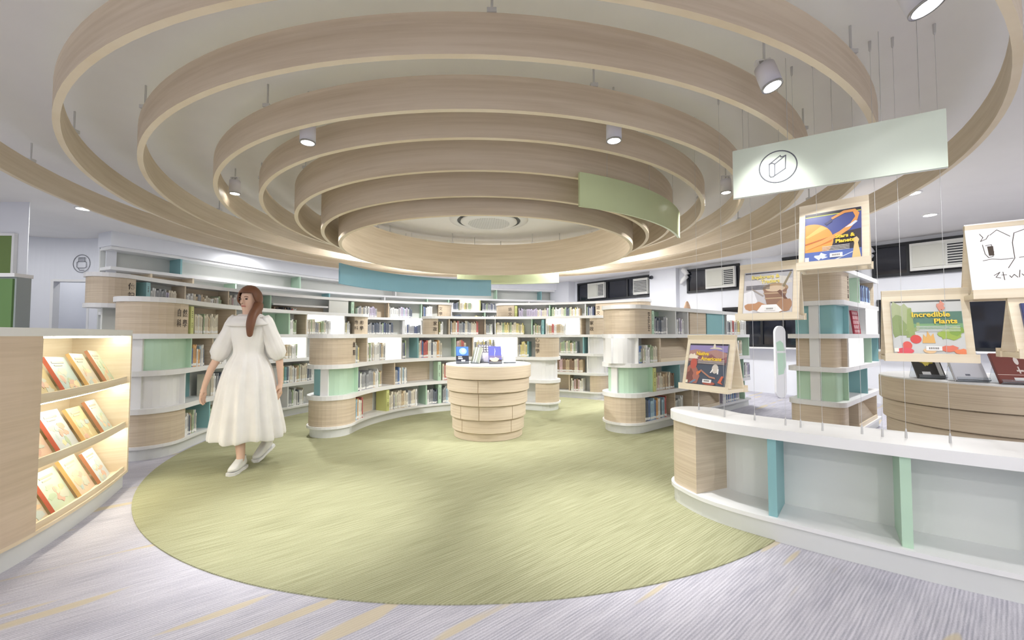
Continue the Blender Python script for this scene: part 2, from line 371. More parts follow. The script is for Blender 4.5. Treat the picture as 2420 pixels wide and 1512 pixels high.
def bookcase(name, label, case, path, w, nrow, rows, rc=None, rc1=None, signs=()):
    hw = w / 2; pw_ = .045; rc = hw if rc is None else rc; rc1 = rc if rc1 is None else rc1
    p0 = path.at(path.L / 2)[0]
    root = thing(name, label, 'bookcase', (p0[0], p0[1], 0))
    strip(MB(), path, 0, path.L, 0, TOP[0] - .02, hw - .035, -hw + .035, max(rc - .035, 0), max(rc1 - .035, 0)).build('plinth', M_KICK, root)
    for k in range(nrow + 1):
        th = .028 if k == 0 else TH
        strip(MB(), path, 0, path.L, TOP[k] - th, TOP[k], hw, -hw, rc, rc1).build('shelf', M_WHITE, root)
    for r in range(nrow):
        z0, z1 = TOP[r], TOP[r + 1] - TH; items = rows.get(r, [])
        ta, tb = -rc * .5, path.L + rc1 * .5
        for it in items:
            if it[0] in ('drum', 'core'):
                if it[1] is None: ta = it[2] if it[0] == 'drum' else it[2] - .05
                elif it[2] is None: tb = it[1] if it[0] == 'drum' else it[1] + .05
        strip(MB(), path, ta, tb, z0, z1, .01, -.01).build('back_panel', M_PANEL, root)
        for it in items:
            k = it[0]
            if k == 'drum':
                a, c = (0, it[2]) if it[1] is None else (it[1], path.L)
                if c < a: a = c
                o = strip(MB(), path, a, c, z0, z1, hw - .02, -hw + .02, max(rc - .02, 0) if it[1] is None else 0, max(rc1 - .02, 0) if it[2] is None else 0).build('end_drum', M_WOOD, root)
            elif k == 'core':
                left = it[1] is None; c1, c2 = it[3], it[4]
                a, c = (0, it[2]) if left else (it[1], path.L)
                if c < a: a, c = c - .01, c
                ins = .075; half_core(path, a, c, z0, z1, hw - ins, 1, max(rc - ins, .01) if left else 0, 0 if left else max(rc1 - ins, .01)).build('end_panel', BOARD[c2], root)
                if c1 != 'none': half_core(path, a, c, z0, z1, hw - ins, -1, max(rc - ins, .01) if left else 0, 0 if left else max(rc1 - ins, .01)).build('end_panel', BOARD[c1], root)
                q = (a - rc + ins) if left else (c + rc1 - ins)
                strip(MB(), path, q - .02, q + .05 if left else q + .02, z0, z1, pw_, -pw_).build('post', M_WHITE, root)
                q = c if left else a
                strip(MB(), path, q - .011, q + .011, z0, z1, hw - .03, -hw + .03).build('divider', BOARD[c2], root)
            elif k == 'div': strip(MB(), path, it[1] - .011, it[1] + .011, z0, z1, hw - .02, -hw + .02).build('divider', BOARD[it[2]], root)
            elif k in ('wback', 'gback', 'tback'):
                strip(MB(), path, it[1], it[2], z0, z1, .02, .0105).build('back_lining', BOARD[dict(w='wood', g='mint', t='teal')[k[0]]], root)
            elif k == 'lit':
                strip(MB(), path, it[1] + .012, it[2] - .012, z0 + .005, z1 - .005, .024, .0105).build('light_panel', M_LED, root)
                for q in (it[1], it[2]): strip(MB(), path, q - .01, q + .01, z0, z1, hw - .02, -hw + .02).build('divider', M_WHITE, root)
            elif k == 'sign': marker(path, it[1], hw, z0, BOARD[it[2]], case, r, it[2])
            elif k == 'books': books_on(path, it[1], it[2], hw, z0, it[3], case, r)
            elif k == 'half':
                zz = z0 + .15; strip(MB(), path, it[1], it[2], zz, zz + .03, hw - .02, .011).build('half_shelf', M_WHITE, root)
                strip(MB(), path, it[1], it[2], z0, zz, .02, .0105).build('back_lining', M_WOOD, root)
            elif k == 'books2': books_on(path, it[1], it[2], hw, z0, it[3], case, r, .148, .1, .125)
            elif k in ('wpanel', 'wpanel2', 'tpanel'):
                strip(MB(), path, it[1], it[2], z0, z1, hw - .03, hw - .05).build('front_panel', dict(wpanel=M_PANEL, wpanel2=M_WOOD, tpanel=M_TEAL)[k], root)
            elif k == 'slant':
                V, F = [], []; n = max(1, int((it[2] - it[1]) / .08))
                for i in range(n + 1):
                    t = it[1] + (it[2] - it[1]) * i / n
                    for off, z in ((hw - .05, z0 + .03), (.04, z1 - .01), (.02, z1 - .01), (hw - .075, z0 + .03)): V.append(on_path(path, t, off, z))
                for i in range(n):
                    for j in range(4): F.append((4 * i + j, 4 * i + (j + 1) % 4, 4 * i + 4 + (j + 1) % 4, 4 * i + 4 + j))
                F += [(3, 2, 1, 0), (4 * n, 4 * n + 1, 4 * n + 2, 4 * n + 3)]
                obj('slanted_display', V, F, M_WOOD, root)
                strip(MB(), path, it[1], it[2], z0, z0 + .045, hw - .015, hw - .03).build('display_lip', M_PALE, root)
                for q in (it[1], it[2]): strip(MB(), path, q - .011, q + .011, z0, z1, hw - .02, -hw + .02).build('divider', M_WOOD, root)
    for body, t, z, size, ln in signs:
        ls = body.split('\n')
        for i, row in enumerate(ls):
            cs = row.split(' ')
            for j, ch_ in enumerate(cs):
                text('lettering', ch_, size, face_mtx(path, t, hw - .0195, z) @ Matrix.Translation(((j - (len(cs) - 1) / 2) * size * 1.35, ((len(ls) - 1) / 2 - i) * size * ln, 0)), M_INK, root, bold=size * .006)
    return root

ROWS = {
# B2 L=3.83
'B2': {
 2: [('drum', None, 0.05), ('books', 0.08, 0.23, 'pale'), ('div', 0.4, 'wood'), ('lit', 0.42, 1.21), ('books', 0.43, 0.9, 'mixed'), ('books', 1.25, 1.33, 'grey'), ('div', 1.55, 'teal'), ('books', 1.58, 2.02, 'bright'), ('div', 2.27, 'mint'), ('books', 2.3, 2.48, 'warm'), ('div', 2.6, 'wood'), ('lit', 2.61, 3.44), ('books', 2.64, 3.02, 'pale'), ('books', 3.45, 3.65, 'mixed'), ('drum', 3.79, None)],
 1: [('core', None, 0.17, 'teal', 'mint'), ('books', 0.2, 0.81, 'pale'), ('div', 1.07, 'wood'), ('wback', 1.09, 1.89), ('books', 1.11, 1.36, 'cool'), ('sign', 1.97, 'mint'), ('books', 2.04, 2.26, 'warm'), ('core', 3.55, None, 'white', 'white')],
 0: [('drum', None, 0.08), ('wback', 0.08, 0.87), ('books', 0.09, 0.36, 'bright'), ('sign', 0.93, 'lime'), ('books', 0.99, 1.56, 'pale'), ('div', 1.72, 'mint'), ('books', 1.75, 1.94, 'pale'), ('sign', 1.98, 'mint'), ('books', 2.05, 2.19, 'cool'), ('drum', 3.79, None)],
},
# B1 L=3.42
'B1': {
 3: [('drum', None, 0.08), ('sign', 0.16, 'lime'), ('wback', 0.23, 1.01), ('books', 0.26, 0.72, 'paper'), ('div', 1.02, 'wood'), ('books', 1.04, 1.37, 'mixed'), ('gback', 1.79, 2.03), ('div', 2.05, 'mint'), ('books', 2.08, 2.21, 'pale'), ('div', 2.38, 'wood'), ('lit', 2.39, 3.13), ('books', 2.4, 2.88, 'paper'), ('books', 3.15, 3.26, 'pale'), ('drum', 3.33, None)],
 2: [('core', None, 0.18, 'blue', 'mint'), ('books', 0.21, 0.46, 'bright'), ('div', 0.59, 'wood'), ('books', 0.62, 0.9, 'warm'), ('lit', 1.83, 2.39), ('books', 1.85, 2.25, 'paper')],
 1: [('core', None, 0.07, 'none', 'white'), ('tback', 0.07, 0.61), ('books', 0.62, 1.07, 'pale'), ('books', 1.88, 2.64, 'mixed')],
 0: [('drum', None, 0.07), ('books', 0.08, 0.35, 'pale'), ('div', 0.56, 'teal'), ('books', 0.58, 0.84, 'lime'), ('div', 2.05, 'white'), ('books', 2.06, 2.37, 'pale')],
},
# C1 L=5.90
'C1': {
 4: [('drum', None, 0.06), ('tback', 0.08, 0.21), ('sign', 0.24, 'teal'), ('books', 0.29, 0.69, 'purple'), ('div', 0.8, 'wood'), ('wback', 0.81, 1.5), ('books', 0.81, 1.42, 'pale'), ('div', 1.51, 'wood'), ('books', 1.53, 2.05, 'warm'), ('div', 2.26, 'mint'), ('half', 2.31, 3.38), ('books2', 2.34, 2.76, 'dark'), ('wpanel', 3.4, 3.8), ('sign', 3.89, 'mint'), ('wback', 3.99, 4.64), ('books', 4.0, 4.43, 'purple'), ('div', 4.67, 'wood'), ('books', 4.7, 5.21, 'cool'), ('div', 5.42, 'mint'), ('books', 5.46, 5.68, 'cool'), ('drum', 5.81, None)],
 3: [('books', 4.15, 4.78, 'grey'), ('div', 5.0, 'white'), ('lit', 5.03, 5.41), ('books', 5.04, 5.39, 'grey')],
},
# C2 L=3.03
'C2': {
 4: [('drum', None, 0.2), ('sign', 0.24, 'lime'), ('books', 0.3, 1.02, 'purple'), ('div', 1.05, 'mint'), ('books', 1.09, 1.77, 'pale'), ('div', 1.9, 'white'), ('books', 1.93, 2.09, 'grey'), ('drum', 2.14, None)],
},
# B10 L=3.30
'B10': {
 3: [('drum', None, 0.0), ('books', 0.02, 0.11, 'paper'), ('div', 0.24, 'wood'), ('wback', 0.25, 0.99), ('books', 0.27, 0.86, 'mixed'), ('div', 1.01, 'wood'), ('books', 1.03, 1.18, 'paper'), ('div', 1.23, 'white'), ('books', 1.25, 1.85, 'lime'), ('div', 2.03, 'mint'), ('books', 2.06, 2.22, 'paper'), ('sign', 2.27, 'teal'), ('lit', 2.34, 3.08), ('books', 2.35, 2.76, 'warm'), ('div', 3.1, 'wood'), ('drum', 3.29, None)],
 2: [('books', 2.64, 3.0, 'paper'), ('div', 3.15, 'teal'), ('core', 3.26, None, 'white', 'white')],
 1: [('books', 2.29, 3.12, 'warm'), ('core', 3.23, None, 'mint', 'white')],
 0: [('wback', 2.42, 2.83), ('div', 2.84, 'wood'), ('books', 2.87, 3.13, 'warm'), ('drum', 3.29, None)],
},
# B3 L=3.00
'B3': {
 3: [('drum', None, 0.19), ('sign', 0.21, 'mint'), ('gback', 0.24, 0.76), ('books', 0.25, 0.6, 'grey'), ('div', 0.77, 'white'), ('books', 0.8, 1.02, 'cool'), ('div', 1.1, 'white'), ('wpanel2', 1.17, 1.65), ('tpanel', 1.68, 2.26), ('lit', 2.33, 3.05), ('books', 2.35, 3.08, 'mixed')],
 2: [('core', None, -0.1, 'none', 'white'), ('books', 0.01, 0.35, 'paper'), ('div', 0.36, 'wood'), ('slant', 0.38, 1.26), ('books', 2.63, 2.95, 'paper'), ('div', 3.17, 'mint')],
 1: [('core', None, 0.2, 'mint', 'mint'), ('sign', 0.24, 'lime'), ('books', 0.28, 0.75, 'warm'), ('div', 0.85, 'teal'), ('books', 2.61, 2.88, 'cool'), ('div', 2.93, 'mint'), ('books', 2.96, 3.25, 'cool')],
 0: [('drum', None, 0.02), ('wback', 0.03, 1.17), ('books', 0.03, 0.55, 'bright'), ('div', 0.72, 'wood'), ('books', 0.74, 0.98, 'cool'), ('div', 1.18, 'wood'), ('slant', 1.21, 2.02), ('books', 2.18, 2.79, 'cool'), ('div', 2.96, 'mint')],
},
# B5 L=1.50
'B5': {
 4: [('drum', None, 0.29), ('div', 0.78, 'mint'), ('books', 0.89, 1.44, 'blue'), ('div', 1.54, 'wood')],
 3: [('core', None, 0.28, 'teal', 'teal'), ('lit', 1.06, 1.75)],
 2: [('core', None, 0.18, 'wood', 'wood'), ('lit', 0.2, 0.9), ('div', 1.33, 'mint'), ('div', 1.74, 'teal')],
 1: [('core', None, 0.2, 'mint', 'mint'), ('div', 1.05, 'teal'), ('wback', 1.16, 1.75)],
 0: [('drum', None, 0.12), ('slant', 0.57, 1.53)],
},
}
CASES = dict(
 B2=('curved_bookcase', 'low three-tier curved bookcase curling behind the round display table', 'low centre bookcase', ArcPath(1.91, 180, 65), .56, 3,
     [('總\n類', 0.0, 1.03, .075, 1.3), ('心\n理\n學', 3.83, 1.03, .075, 1.15)]),
 B1=('curved_bookcase', 'four-tier curved bookcase behind the walking woman, oak end lettered 自然科學', 'natural science bookcase', ArcPath(3.5, 194, 138), .6, 4,
     [('自 然\n科 學', -.05, 1.37, .085, 1.25), ('應 用\n科 學', 3.42, 1.37, .075, 1.3)]),
 C1=('curved_bookcase', 'tall five-tier curved bookcase at the rear left, oak end lettered 傳記', 'biography bookcase', ArcPath(4.57, 181, 107), .5, 5,
     [('傳\n記', -.0, 1.73, .09, 1.25), ('文\n學', 5.86, 1.73, .085, 1.3)]),
 C2=('curved_bookcase', 'tall five-tier curved bookcase at the rear centre, oak end lettered 語文', 'language bookcase', ArcPath(4.57, 88, 50), .5, 5,
     [('語\n文', .1, 1.73, .085, 1.3), ('語\n文', 2.2, 1.73, .085, 1.3)]),
 B10=('curved_bookcase', 'four-tier curved bookcase behind the low one, oak ends lettered 家政', 'home economics bookcase', ArcPath(3.5, 111, 57), .56, 4,
     [('家\n政', -.06, 1.37, .085, 1.3), ('家\n政', 3.33, 1.37, .085, 1.3)]),
 B3=('straight_bookcase', 'four-tier bookcase with rounded oak end lettered ENGLISH, right of the round table', 'ENGLISH bookcase', LinePath((1.45, 5.3), VD, 3.15), .58, 4, []),
 B5=('straight_bookcase', 'tall five-tier bookcase with teal and mint compartments behind the hanging book stands', 'tall corner bookcase', LinePath((3.37, 4.58), VD, 1.72), .53, 5, []),
)
for key, (nm, lab, case, path, w, nrow, signs) in CASES.items():
    rc = None if key not in ('B5',) else .12
    rt = bookcase(nm, lab, case, path, w, nrow, ROWS[key], rc, .02 if key in ('B3', 'B5') else None, signs)
    if key == 'B3':
        mt = face_mtx(path, .12, .2705, 1.37) @ Matrix.Rotation(R(-90), 4, 'Z')
        text('lettering', 'ENGLISH', .062, mt, M_INK, rt, bold=.0006)
    if key == 'B5':
        mt = face_mtx(path, .24, .2455, 1.73) @ Matrix.Rotation(R(-90), 4, 'Z')
        text('lettering', '非中文外語', .05, mt, M_INK, rt)

# ------------------------------------------------------------------ far wall unit, its wall and the print-room wall
WPATH = PolyPath([(-6.45, 6.3), (-5.86, 7.6), (-5.2, 9.2), (-4.2, 10.7), (-2.6, 11.8), (-.5, 12.45), (1.35, 13.0)])
struct(strip(MB(), WPATH, .22, WPATH.L + .9, 0, CEIL, -.38, -.41).build('wall_back', M_WALL))
struct(strip(MB(), WPATH, .2, WPATH.L + .3, 2.62, CEIL, .04, -.38).build('trim_1', M_WALL))
wu = thing('wall_bookcase', 'long white built-in bookcase lining the curved rear wall up to the bulkhead', 'bookcase', (-4.2, 10.7, 0))
strip(MB(), WPATH, .22, WPATH.L, 0, TOP[0] - .02, -.03, -.36).build('plinth', M_KICK, wu)
strip(MB(), WPATH, .22, WPATH.L, TOP[0], 2.6, -.345, -.375).build('back_panel', M_PANEL, wu)
for k, z in enumerate(TOP + [2.62]):
    strip(MB(), WPATH, .22, WPATH.L, z - (.02 if k == 0 else TH), z, 0, -.345).build('shelf', M_WHITE, wu)
def wdiv(t, r, m, z1=None):
    z1 = z1 or ((TOP + [2.62])[r + 1] - TH)
    strip(MB(), WPATH, t - .014, t + .014, TOP[r], z1, -.01, -.345).build('divider', m, wu)
for t, m in ((1.2, M_TEAL), (3.66, M_MINT), (6.2, M_WHITE), (9.16, M_MINT), (10.6, M_TEAL)): wdiv(t, 6, m)
for t, m in ((.76, M_PALE), (1.4, M_PALE), (2.2, M_MINT), (4.42, M_TEAL), (5.9, M_WHITE), (7.1, M_MINT), (7.72, M_MINT), (8.05, M_PALE), (8.65, M_LIME), (10.2, M_WHITE)): wdiv(t, 5, m)
for t in (1.0, 2.6, 4.2, 5.8, 7.4, 8.4, 9.9):
    for r in range(5): wdiv(t + .1 * r, r, M_MINT if (r + int(t)) % 3 == 0 else M_WHITE)
strip(MB(), WPATH, .62, 1.39, TOP[5], TOP[6] - TH, -.33, -.344).build('back_lining', M_WOOD, wu)
strip(MB(), WPATH, 8.07, 8.63, TOP[5] + .005, TOP[6] - TH - .005, -.33, -.344).build('light_panel', M_LED, wu)
for a, c, r, p in ((7.77, 8.02, 5, 'grey'), (8.08, 8.42, 5, 'lime'), (8.72, 9.15, 5, 'grey'), (7.6, 8.1, 4, 'grey'), (8.5, 9.3, 4, 'pale')):
    books_on(WPATH, a, c, 0, TOP[r], p, 'built-in wall bookcase', min(r, 4))

PR = PolyPath([(-8.5, 6.35), (-8.2, 6.72), (-7.75, 6.95), (-7.3, 7.0), (-6.9, 6.9), (-6.55, 6.62)])
def t_at_x(path, x): return min((abs(path.at(k * .01)[0][0] - x), k * .01) for k in range(int(path.L * 100)))[1]
d0, d1 = t_at_x(PR, -7.76), t_at_x(PR, -7.2)
b = MB(); strip(b, PR, 0, d0, 0, CEIL, 0, -.12); strip(b, PR, d1, PR.L, 0, CEIL, 0, -.12); strip(b, PR, d0, d1, 2.12, CEIL, 0, -.12)
struct(b.build('wall_print_room', M_WALL))
b = MB(); strip(b, PR, d0 - .03, d0 + .01, 0, 2.14, .012, -.13); strip(b, PR, d1 - .01, d1 + .03, 0, 2.14, .012, -.13); strip(b, PR, d0, d1, 2.11, 2.15, .012, -.13)
struct(b.build('door_1', M_WHITE))
struct(MB().box(-8.4, -6.6, 8.6, 8.7, 0, CEIL).build('wall_corridor', mottled('corridor_paint', (150, 162, 188), .02, .8)))
def stroke(b, pts, w, mt, closed=False, z0=0.0, z1=0.0015, mi=0):
    P = [Vector((*p, 0)) for p in pts]
    if closed: P.append(P[0])
    for a, c in zip(P, P[1:]):
        d = (c - a); L = d.length
        if L < 1e-6: continue
        d /= L; n = Vector((-d.y, d.x, 0)) * w / 2; e = d * w * .45
        b.prism([((q.x), (q.y)) for q in (a - e - n, c + e - n, c + e + n, a - e + n)], z0, z1, mi, mt)
def ring_pts(r, n=40, cx=0, cy=0, sx=1.0): return [(cx + sx * r * math.cos(2 * math.pi * k / n), cy + r * math.sin(2 * math.pi * k / n)) for k in range(n)]
ts = t_at_x(PR, -7.33); mt = face_mtx(PR, ts, .014, 2.42)
ic = thing('printer_sign', 'round outlined printer pictogram on the white curved wall over the doorway', 'sign', on_path(PR, ts, 0, 2.42))
M_SIGN = mat('sign_ink', (96, 98, 106), .5)
stroke_b = MB(); stroke(stroke_b, ring_pts(.15, 40), .008, mt, True); stroke_b.build('outline', M_SIGN, ic)
stroke_b = MB()
stroke(stroke_b, [(-.085, .02), (-.085, -.06), (-.06, -.075), (.06, -.075), (.085, -.06), (.085, .02), (.06, .035), (-.06, .035)], .008, mt, True)
stroke(stroke_b, [(-.055, .04), (-.055, .1), (.055, .1), (.055, .04)], .008, mt)
for yy in (.06, .08): stroke(stroke_b, [(-.04, yy), (.04, yy)], .006, mt)
stroke(stroke_b, [(-.06, -.08), (-.03, -.115), (.05, -.115)], .008, mt)
stroke_b.build('printer_symbol', M_SIGN, ic)
# green unit at the far left
gc = thing('green_cabinet', 'shallow green fronted cabinet with grey side at the far left edge', 'cabinet', (-5.75, 4.55, 0))
MB().box(-6.3, -5.45, 4.52, 4.66, 0, 1.84).build('body', mat('cabinet_grey', (168, 176, 176), .6), gc)
MB().box(-6.28, -5.47, 4.5, 4.52, .05, 1.82).build('door', mat('cabinet_green', (104, 138, 84), .5), gc)
MB().box(-6.3, -5.44, 4.49, 4.67, 1.84, 1.88).build('top', M_WHITE, gc)
nb = thing('notice_board', 'olive green pinboard on the wall at the far left edge', 'pinboard', (-6.2, 4.99, 1.9))
MB().box(-6.9, -6.13, 5.02, 5.05, 1.94, 2.42).build('felt', mat('felt_green', (118, 140, 86), .9), nb)
bb = MB(); bb.box(-6.93, -6.1, 5.015, 5.055, 2.42, 2.45); bb.box(-6.93, -6.1, 5.015, 5.055, 1.91, 1.94); bb.box(-6.13, -6.1, 5.015, 5.055, 1.94, 2.42); bb.build('frame', M_WHITE, nb)
struct(MB().box(-8.4, -5.98, 5.058, 5.064, 0, CEIL).build('wall_stub', M_WALL))

# ------------------------------------------------------------------ window wall: night windows and box air conditioners
def window(n, t0, t1, z0, z1, bars):
    r = bpy.data.objects.new('window_%d' % n, None); COL.objects.link(r); p = wp((t0 + t1) / 2, .02); r.location = (p[0], p[1], z0); r['kind'] = 'structure'
    b = MB()
    for a in bars: wall_box(b, a - .022, a + .022, .004, .05, z0, z1)
    wall_box(b, t0, t1, .004, .055, z0 - .03, z0 + .02); wall_box(b, t0, t1, .004, .055, z1 - .02, z1 + .03)
    b.build('frame', M_BLACK, r)
    for a, c in zip(bars, bars[1:]):
        b = MB(); wall_box(b, a + .022, c - .022, .002, .015, z0 + .02, z1 - .02); b.build('pane', M_GLASS, r)
window(1, -5.42, -2.88, 2.24, 2.75, [-5.40, -4.95, -4.28, -3.62, -2.9])
window(2, -1.92, -.72, 2.24, 2.75, [-1.9, -1.45, -.74])
window(3, .1, 1.3, 2.24, 2.75, [.12, .7, 1.28])
window(4, 1.5, 3.9, 2.24, 2.75, [1.52, 1.97, 2.7, 3.88])
window(5, -1.1, 1.4, .985, 1.79, [-1.08, -.3, .1, .62, 1.38])
window(6, 1.55, 4.6, .985, 1.79, [1.57, 2.3, 3.1, 3.85, 4.58])
b = MB(); wall_box(b, -1.3, 6.5, 0, .22, .925, .955); struct(b.build('trim_2', M_WHITE))
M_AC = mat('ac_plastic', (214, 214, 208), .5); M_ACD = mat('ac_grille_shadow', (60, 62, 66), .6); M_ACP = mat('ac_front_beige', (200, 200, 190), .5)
def air_con(t0, t1, z0, z1, side, label):
    p = wp((t0 + t1) / 2, .1); r = thing('air_conditioner', label, 'air conditioner', (p[0], p[1], z0), 'window air conditioners')
    b = MB(); wall_box(b, t0, t1, .06, .15, z0, z1); b.build('body', M_AC, r)
    w = t1 - t0; g0, g1 = (t0 + .64 * w, t1 - .05 * w) if side > 0 else (t0 + .05 * w, t1 - .05 * w)
    if side > 0:
        b = MB(); wall_box(b, t0 + .05 * w, t0 + .6 * w, .15, .165, z0 + .05, z1 - .05); b.build('front_panel', M_ACP, r)
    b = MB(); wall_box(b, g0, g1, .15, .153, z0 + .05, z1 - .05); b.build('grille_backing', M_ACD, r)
    n = 9
    for k in range(n):
        zz = z0 + .06 + (z1 - z0 - .12) * k / (n - 1)
        b = MB(); wall_box(b, g0, g1, .153, .17, zz - .009, zz + .006); b.build('slat', M_AC, r)
air_con(-4.93, -4.32, 2.28, 2.72, 1, 'white box air conditioner beside the far white pillar')
air_con(-3.36, -2.93, 2.28, 2.7, 0, 'small louvred air conditioner next to the pilaster with the camera')
air_con(-1.42, -.78, 2.27, 2.72, 1, 'beige box air conditioner just left of the Explorers book stand')
air_con(2.0, 2.68, 2.27, 2.72, 1, 'large box air conditioner in the nearest high window')
cc = thing('security_camera', 'small dome security camera on the white pilaster', 'camera', (*wp(-2.5, .16), 2.66))
p = wp(-2.75, .16); q = wp(-2.75, .24)
MB().tube([(p[0], p[1], 2.68), (q[0], q[1], 2.68)], .03, 12).build('mount', M_WHITE, cc)
q2 = wp(-2.75, .3); MB().tube([(q[0], q[1], 2.67), (q2[0], q2[1], 2.66)], [.05, .04], 14).build('lens', M_GLASS, cc)
for k, (tt, lab) in enumerate(((-1.98, 'bundled white pipe sleeve left of the beige air conditioner'), (1.42, 'bundled white pipe sleeve left of the nearest high window'))):
    b = MB(); P = []
    for i in range(9):
        a = wp(tt + .07 * math.sin(i * .5), .1 + .04 * math.cos(i)); P.append((a[0], a[1], 2.8 - .045 * i))
    b.tube(P, [.05, .06, .055, .07, .06, .055, .06, .045, .03], 10); tag(b.build('pipe_sleeve', M_WHITE, None, True), lab, 'pipe')

# ------------------------------------------------------------------ round green carpet
tag(MB().lathe([(3.2, .0), (3.2, .006)], AX, AY, 160).build('round_carpet', M_GREEN), 'large round green striped carpet inlay under the wooden rings', 'carpet')

# ------------------------------------------------------------------ concentric ceiling rings
RINGS = [(4.14, 2.49, 'outermost'), (3.59, 2.49, 'second from outside'), (3.2, 2.49, 'third from outside'), (2.74, 2.49, 'fourth from outside'), (2.40, 2.49, 'fifth from outside'),
         (2.10, 2.397, 'third from centre and slightly deeper'), (1.854, 2.29, 'second from centre and deep'), (1.683, 2.19, 'innermost and deepest')]
for i, (r, zb, which) in enumerate(RINGS):
    o = thing('ceiling_ring', 'hanging oak veneer ceiling ring, %s' % which, 'ceiling ring', (AX, AY, zb), 'concentric oak ceiling rings')
    n = 160; th = .034; V, F = [], []
    for k in range(n):
        c, s = math.cos(2 * math.pi * k / n), math.sin(2 * math.pi * k / n)
        for rr, z in ((r, zb), (r + th, zb), (r + th, 2.69), (r, 2.69)): V.append((AX + rr * c, AY + rr * s, z))
    FM = []
    for k in range(n):
        a, c = 4 * k, 4 * ((k + 1) % n)
        for j in range(4): F.append((a + j, a + (j + 1) % 4, c + (j + 1) % 4, c + j)); FM.append(1 if j == 0 else 0)
    obj('band', V, F, [M_RING, M_PALE], o, FM, True).data.set_sharp_from_angle(angle=R(40))
    for k in range(8):
        a = R(22.5 + 45 * k + 13 * i); x, y = AX + (r + th / 2) * math.cos(a), AY + (r + th / 2) * math.sin(a)
        if math.hypot(x, y) < .5: continue
        MB().tube([(x, y, 2.69), (x, y, CEIL)], .006, 8).build('hanger_rod', M_STEEL, o)
        MB().box(x - .022, x + .022, y - .022, y + .022, 2.69, 2.712).build('clip', M_STEEL, o)

# ------------------------------------------------------------------ lamps
def light(name, kind, loc, watts, parent, aim=(0, 0, -1), **kw):
    l = bpy.data.lights.new(name, kind); l.energy = watts
    for k, v in kw.items(): setattr(l, k, v)
    o = bpy.data.objects.new(name, l); COL.objects.link(o); o.location = loc
    o.rotation_euler = Vector(aim).to_track_quat('-Z', 'Y').to_euler(); adopt(o, parent)
    return o
def downlight(x, y, label, watts=None):
    o = thing('ceiling_downlight', label, 'downlight', (x, y, CEIL - .02), 'recessed ceiling downlights')
    b = MB(); b.lathe([(.085, CEIL - .001), (.085, CEIL - .012), (.068, CEIL - .012), (.066, CEIL - .003)], x, y, 32, 0, False); b.build('trim_ring', M_WHITE, o)
    MB().lathe([(.066, CEIL - .004), (.066, CEIL - .002)], x, y, 32).build('lens', M_LENS, o)
    light('downlight_glow', 'AREA', (x, y, CEIL - .03), watts or DOWN_W, o, shape='DISK', size=.16, color=(1, .993, .98))
VIS = {(-5.58, 5.31): 'lit downlight above the biography bookcase', (4.64, 4.72): 'lit downlight just past the outer ring above the tall corner bookcase', (5.72, 5.59): 'lit downlight nearer the window wall on the right'}
for (x, y), lab in VIS.items(): downlight(x, y, lab, 14 if x < 0 else 36)
downlight(-7.5, 7.9, 'added fill downlight in the corridor past the doorway', 14)  # added lamp, brightens the dim corridor behind the door opening
for k, (x, y) in enumerate(((-5.2, 8.2), (-3.2, 9.6), (-1.2, 10.6), (1.2, 10.4), (2.6, 9.0), (4.0, 7.4), (-7.4, 5.9), (-1.5, 8.0), (1.0, 8.0), (-5.6, 2.6), (6.4, 3.2), (8.6, 1.5))):  # unseen lamps added as fill for the rear shelves and room sides
    downlight(x, y, 'added fill downlight, %s in the run above the bookcases behind the rings' % ordinal(k + 1), 12 if k == 6 else 22 if k == 0 else 40 if k in (1, 5, 9, 10, 11) else 62)
for k, (x, y, w_) in enumerate(((-3.4, .6, 22), (-1.2, .2, 12), (1.2, .2, 12), (3.4, .6, 16), (-6, -1.2, 60), (-3.0, -2.2, 70), (0, -2.4, 75), (3.0, -2.2, 60), (6, -1.2, 45))):  # lamps added near and behind the camera to fill surfaces facing it
    downlight(x, y, 'added fill downlight, %s in the run over the entrance carpet' % ordinal(k + 1), w_)
for k, (x, y, w_) in enumerate(((-1.0, 4.3, 19), (.42, 4.3, 19), (-.29, 4.0, 19), (-2.5, 6.9, 16), (1.95, 6.9, 16), (-.29, 7.95, 20))):  # lamps added out of sight to brighten the table, shelves and rings
    downlight(x, y, 'added fill downlight, %s of those above the wooden rings' % ordinal(k + 1), w_)
def spotlight(x, y, z, label, aim=(0, 0, -1), watts=None, size=1.0, cone=58, beam=None):
    o = thing('ring_spotlight', label, 'spotlight', (x, y, z), 'hanging cylinder spotlights')
    d = Vector(aim).normalized(); up = -d
    q = Vector((0, 0, 1)).rotation_difference(up).to_matrix().to_4x4(); mt = Matrix.Translation((x, y, z)) @ q
    r, h = .05 * size, .125 * size
    MB().lathe([(r * .86, .012), (r, 0), (r, h * .72), (r * .97, h), (r * .3, h + .004)], 0, 0, 28, 0, True, mt).build('housing', mat('spot_white', (226, 224, 232), .4), o, True)
    MB().lathe([(r * .8, -.001), (r * .8, .004)], 0, 0, 28, 0, True, mt).build('lens', M_LENS, o)
    MB().lathe([(r * 1.0, -.004), (r * 1.0, .004), (r * .82, .004), (r * .82, -.004)], 0, 0, 28, 0, False, mt).build('bezel', M_STEEL, o)
    top = mt @ Vector((0, 0, h))
    MB().tube([top, (top.x, top.y, CEIL)], .006, 8).build('rod', M_STEEL, o)
    bx = MB(); bx.box(-r * .8, -r * .55, -.012, .012, h * .7, h * 1.25, 0, mt); bx.box(r * .55, r * .8, -.012, .012, h * .7, h * 1.25, 0, mt); bx.box(-r * .8, r * .8, -.012, .012, h * 1.25, h * 1.32, 0, mt)
    bx.build('bracket', M_WHITE, o)
    light('spot_beam', 'SPOT', tuple(mt @ Vector((0, 0, -.02))), watts or SPOT_W, o, beam or d, spot_size=R(cone), spot_blend=.9, shadow_soft_size=.04, color=(1, .993, .98))
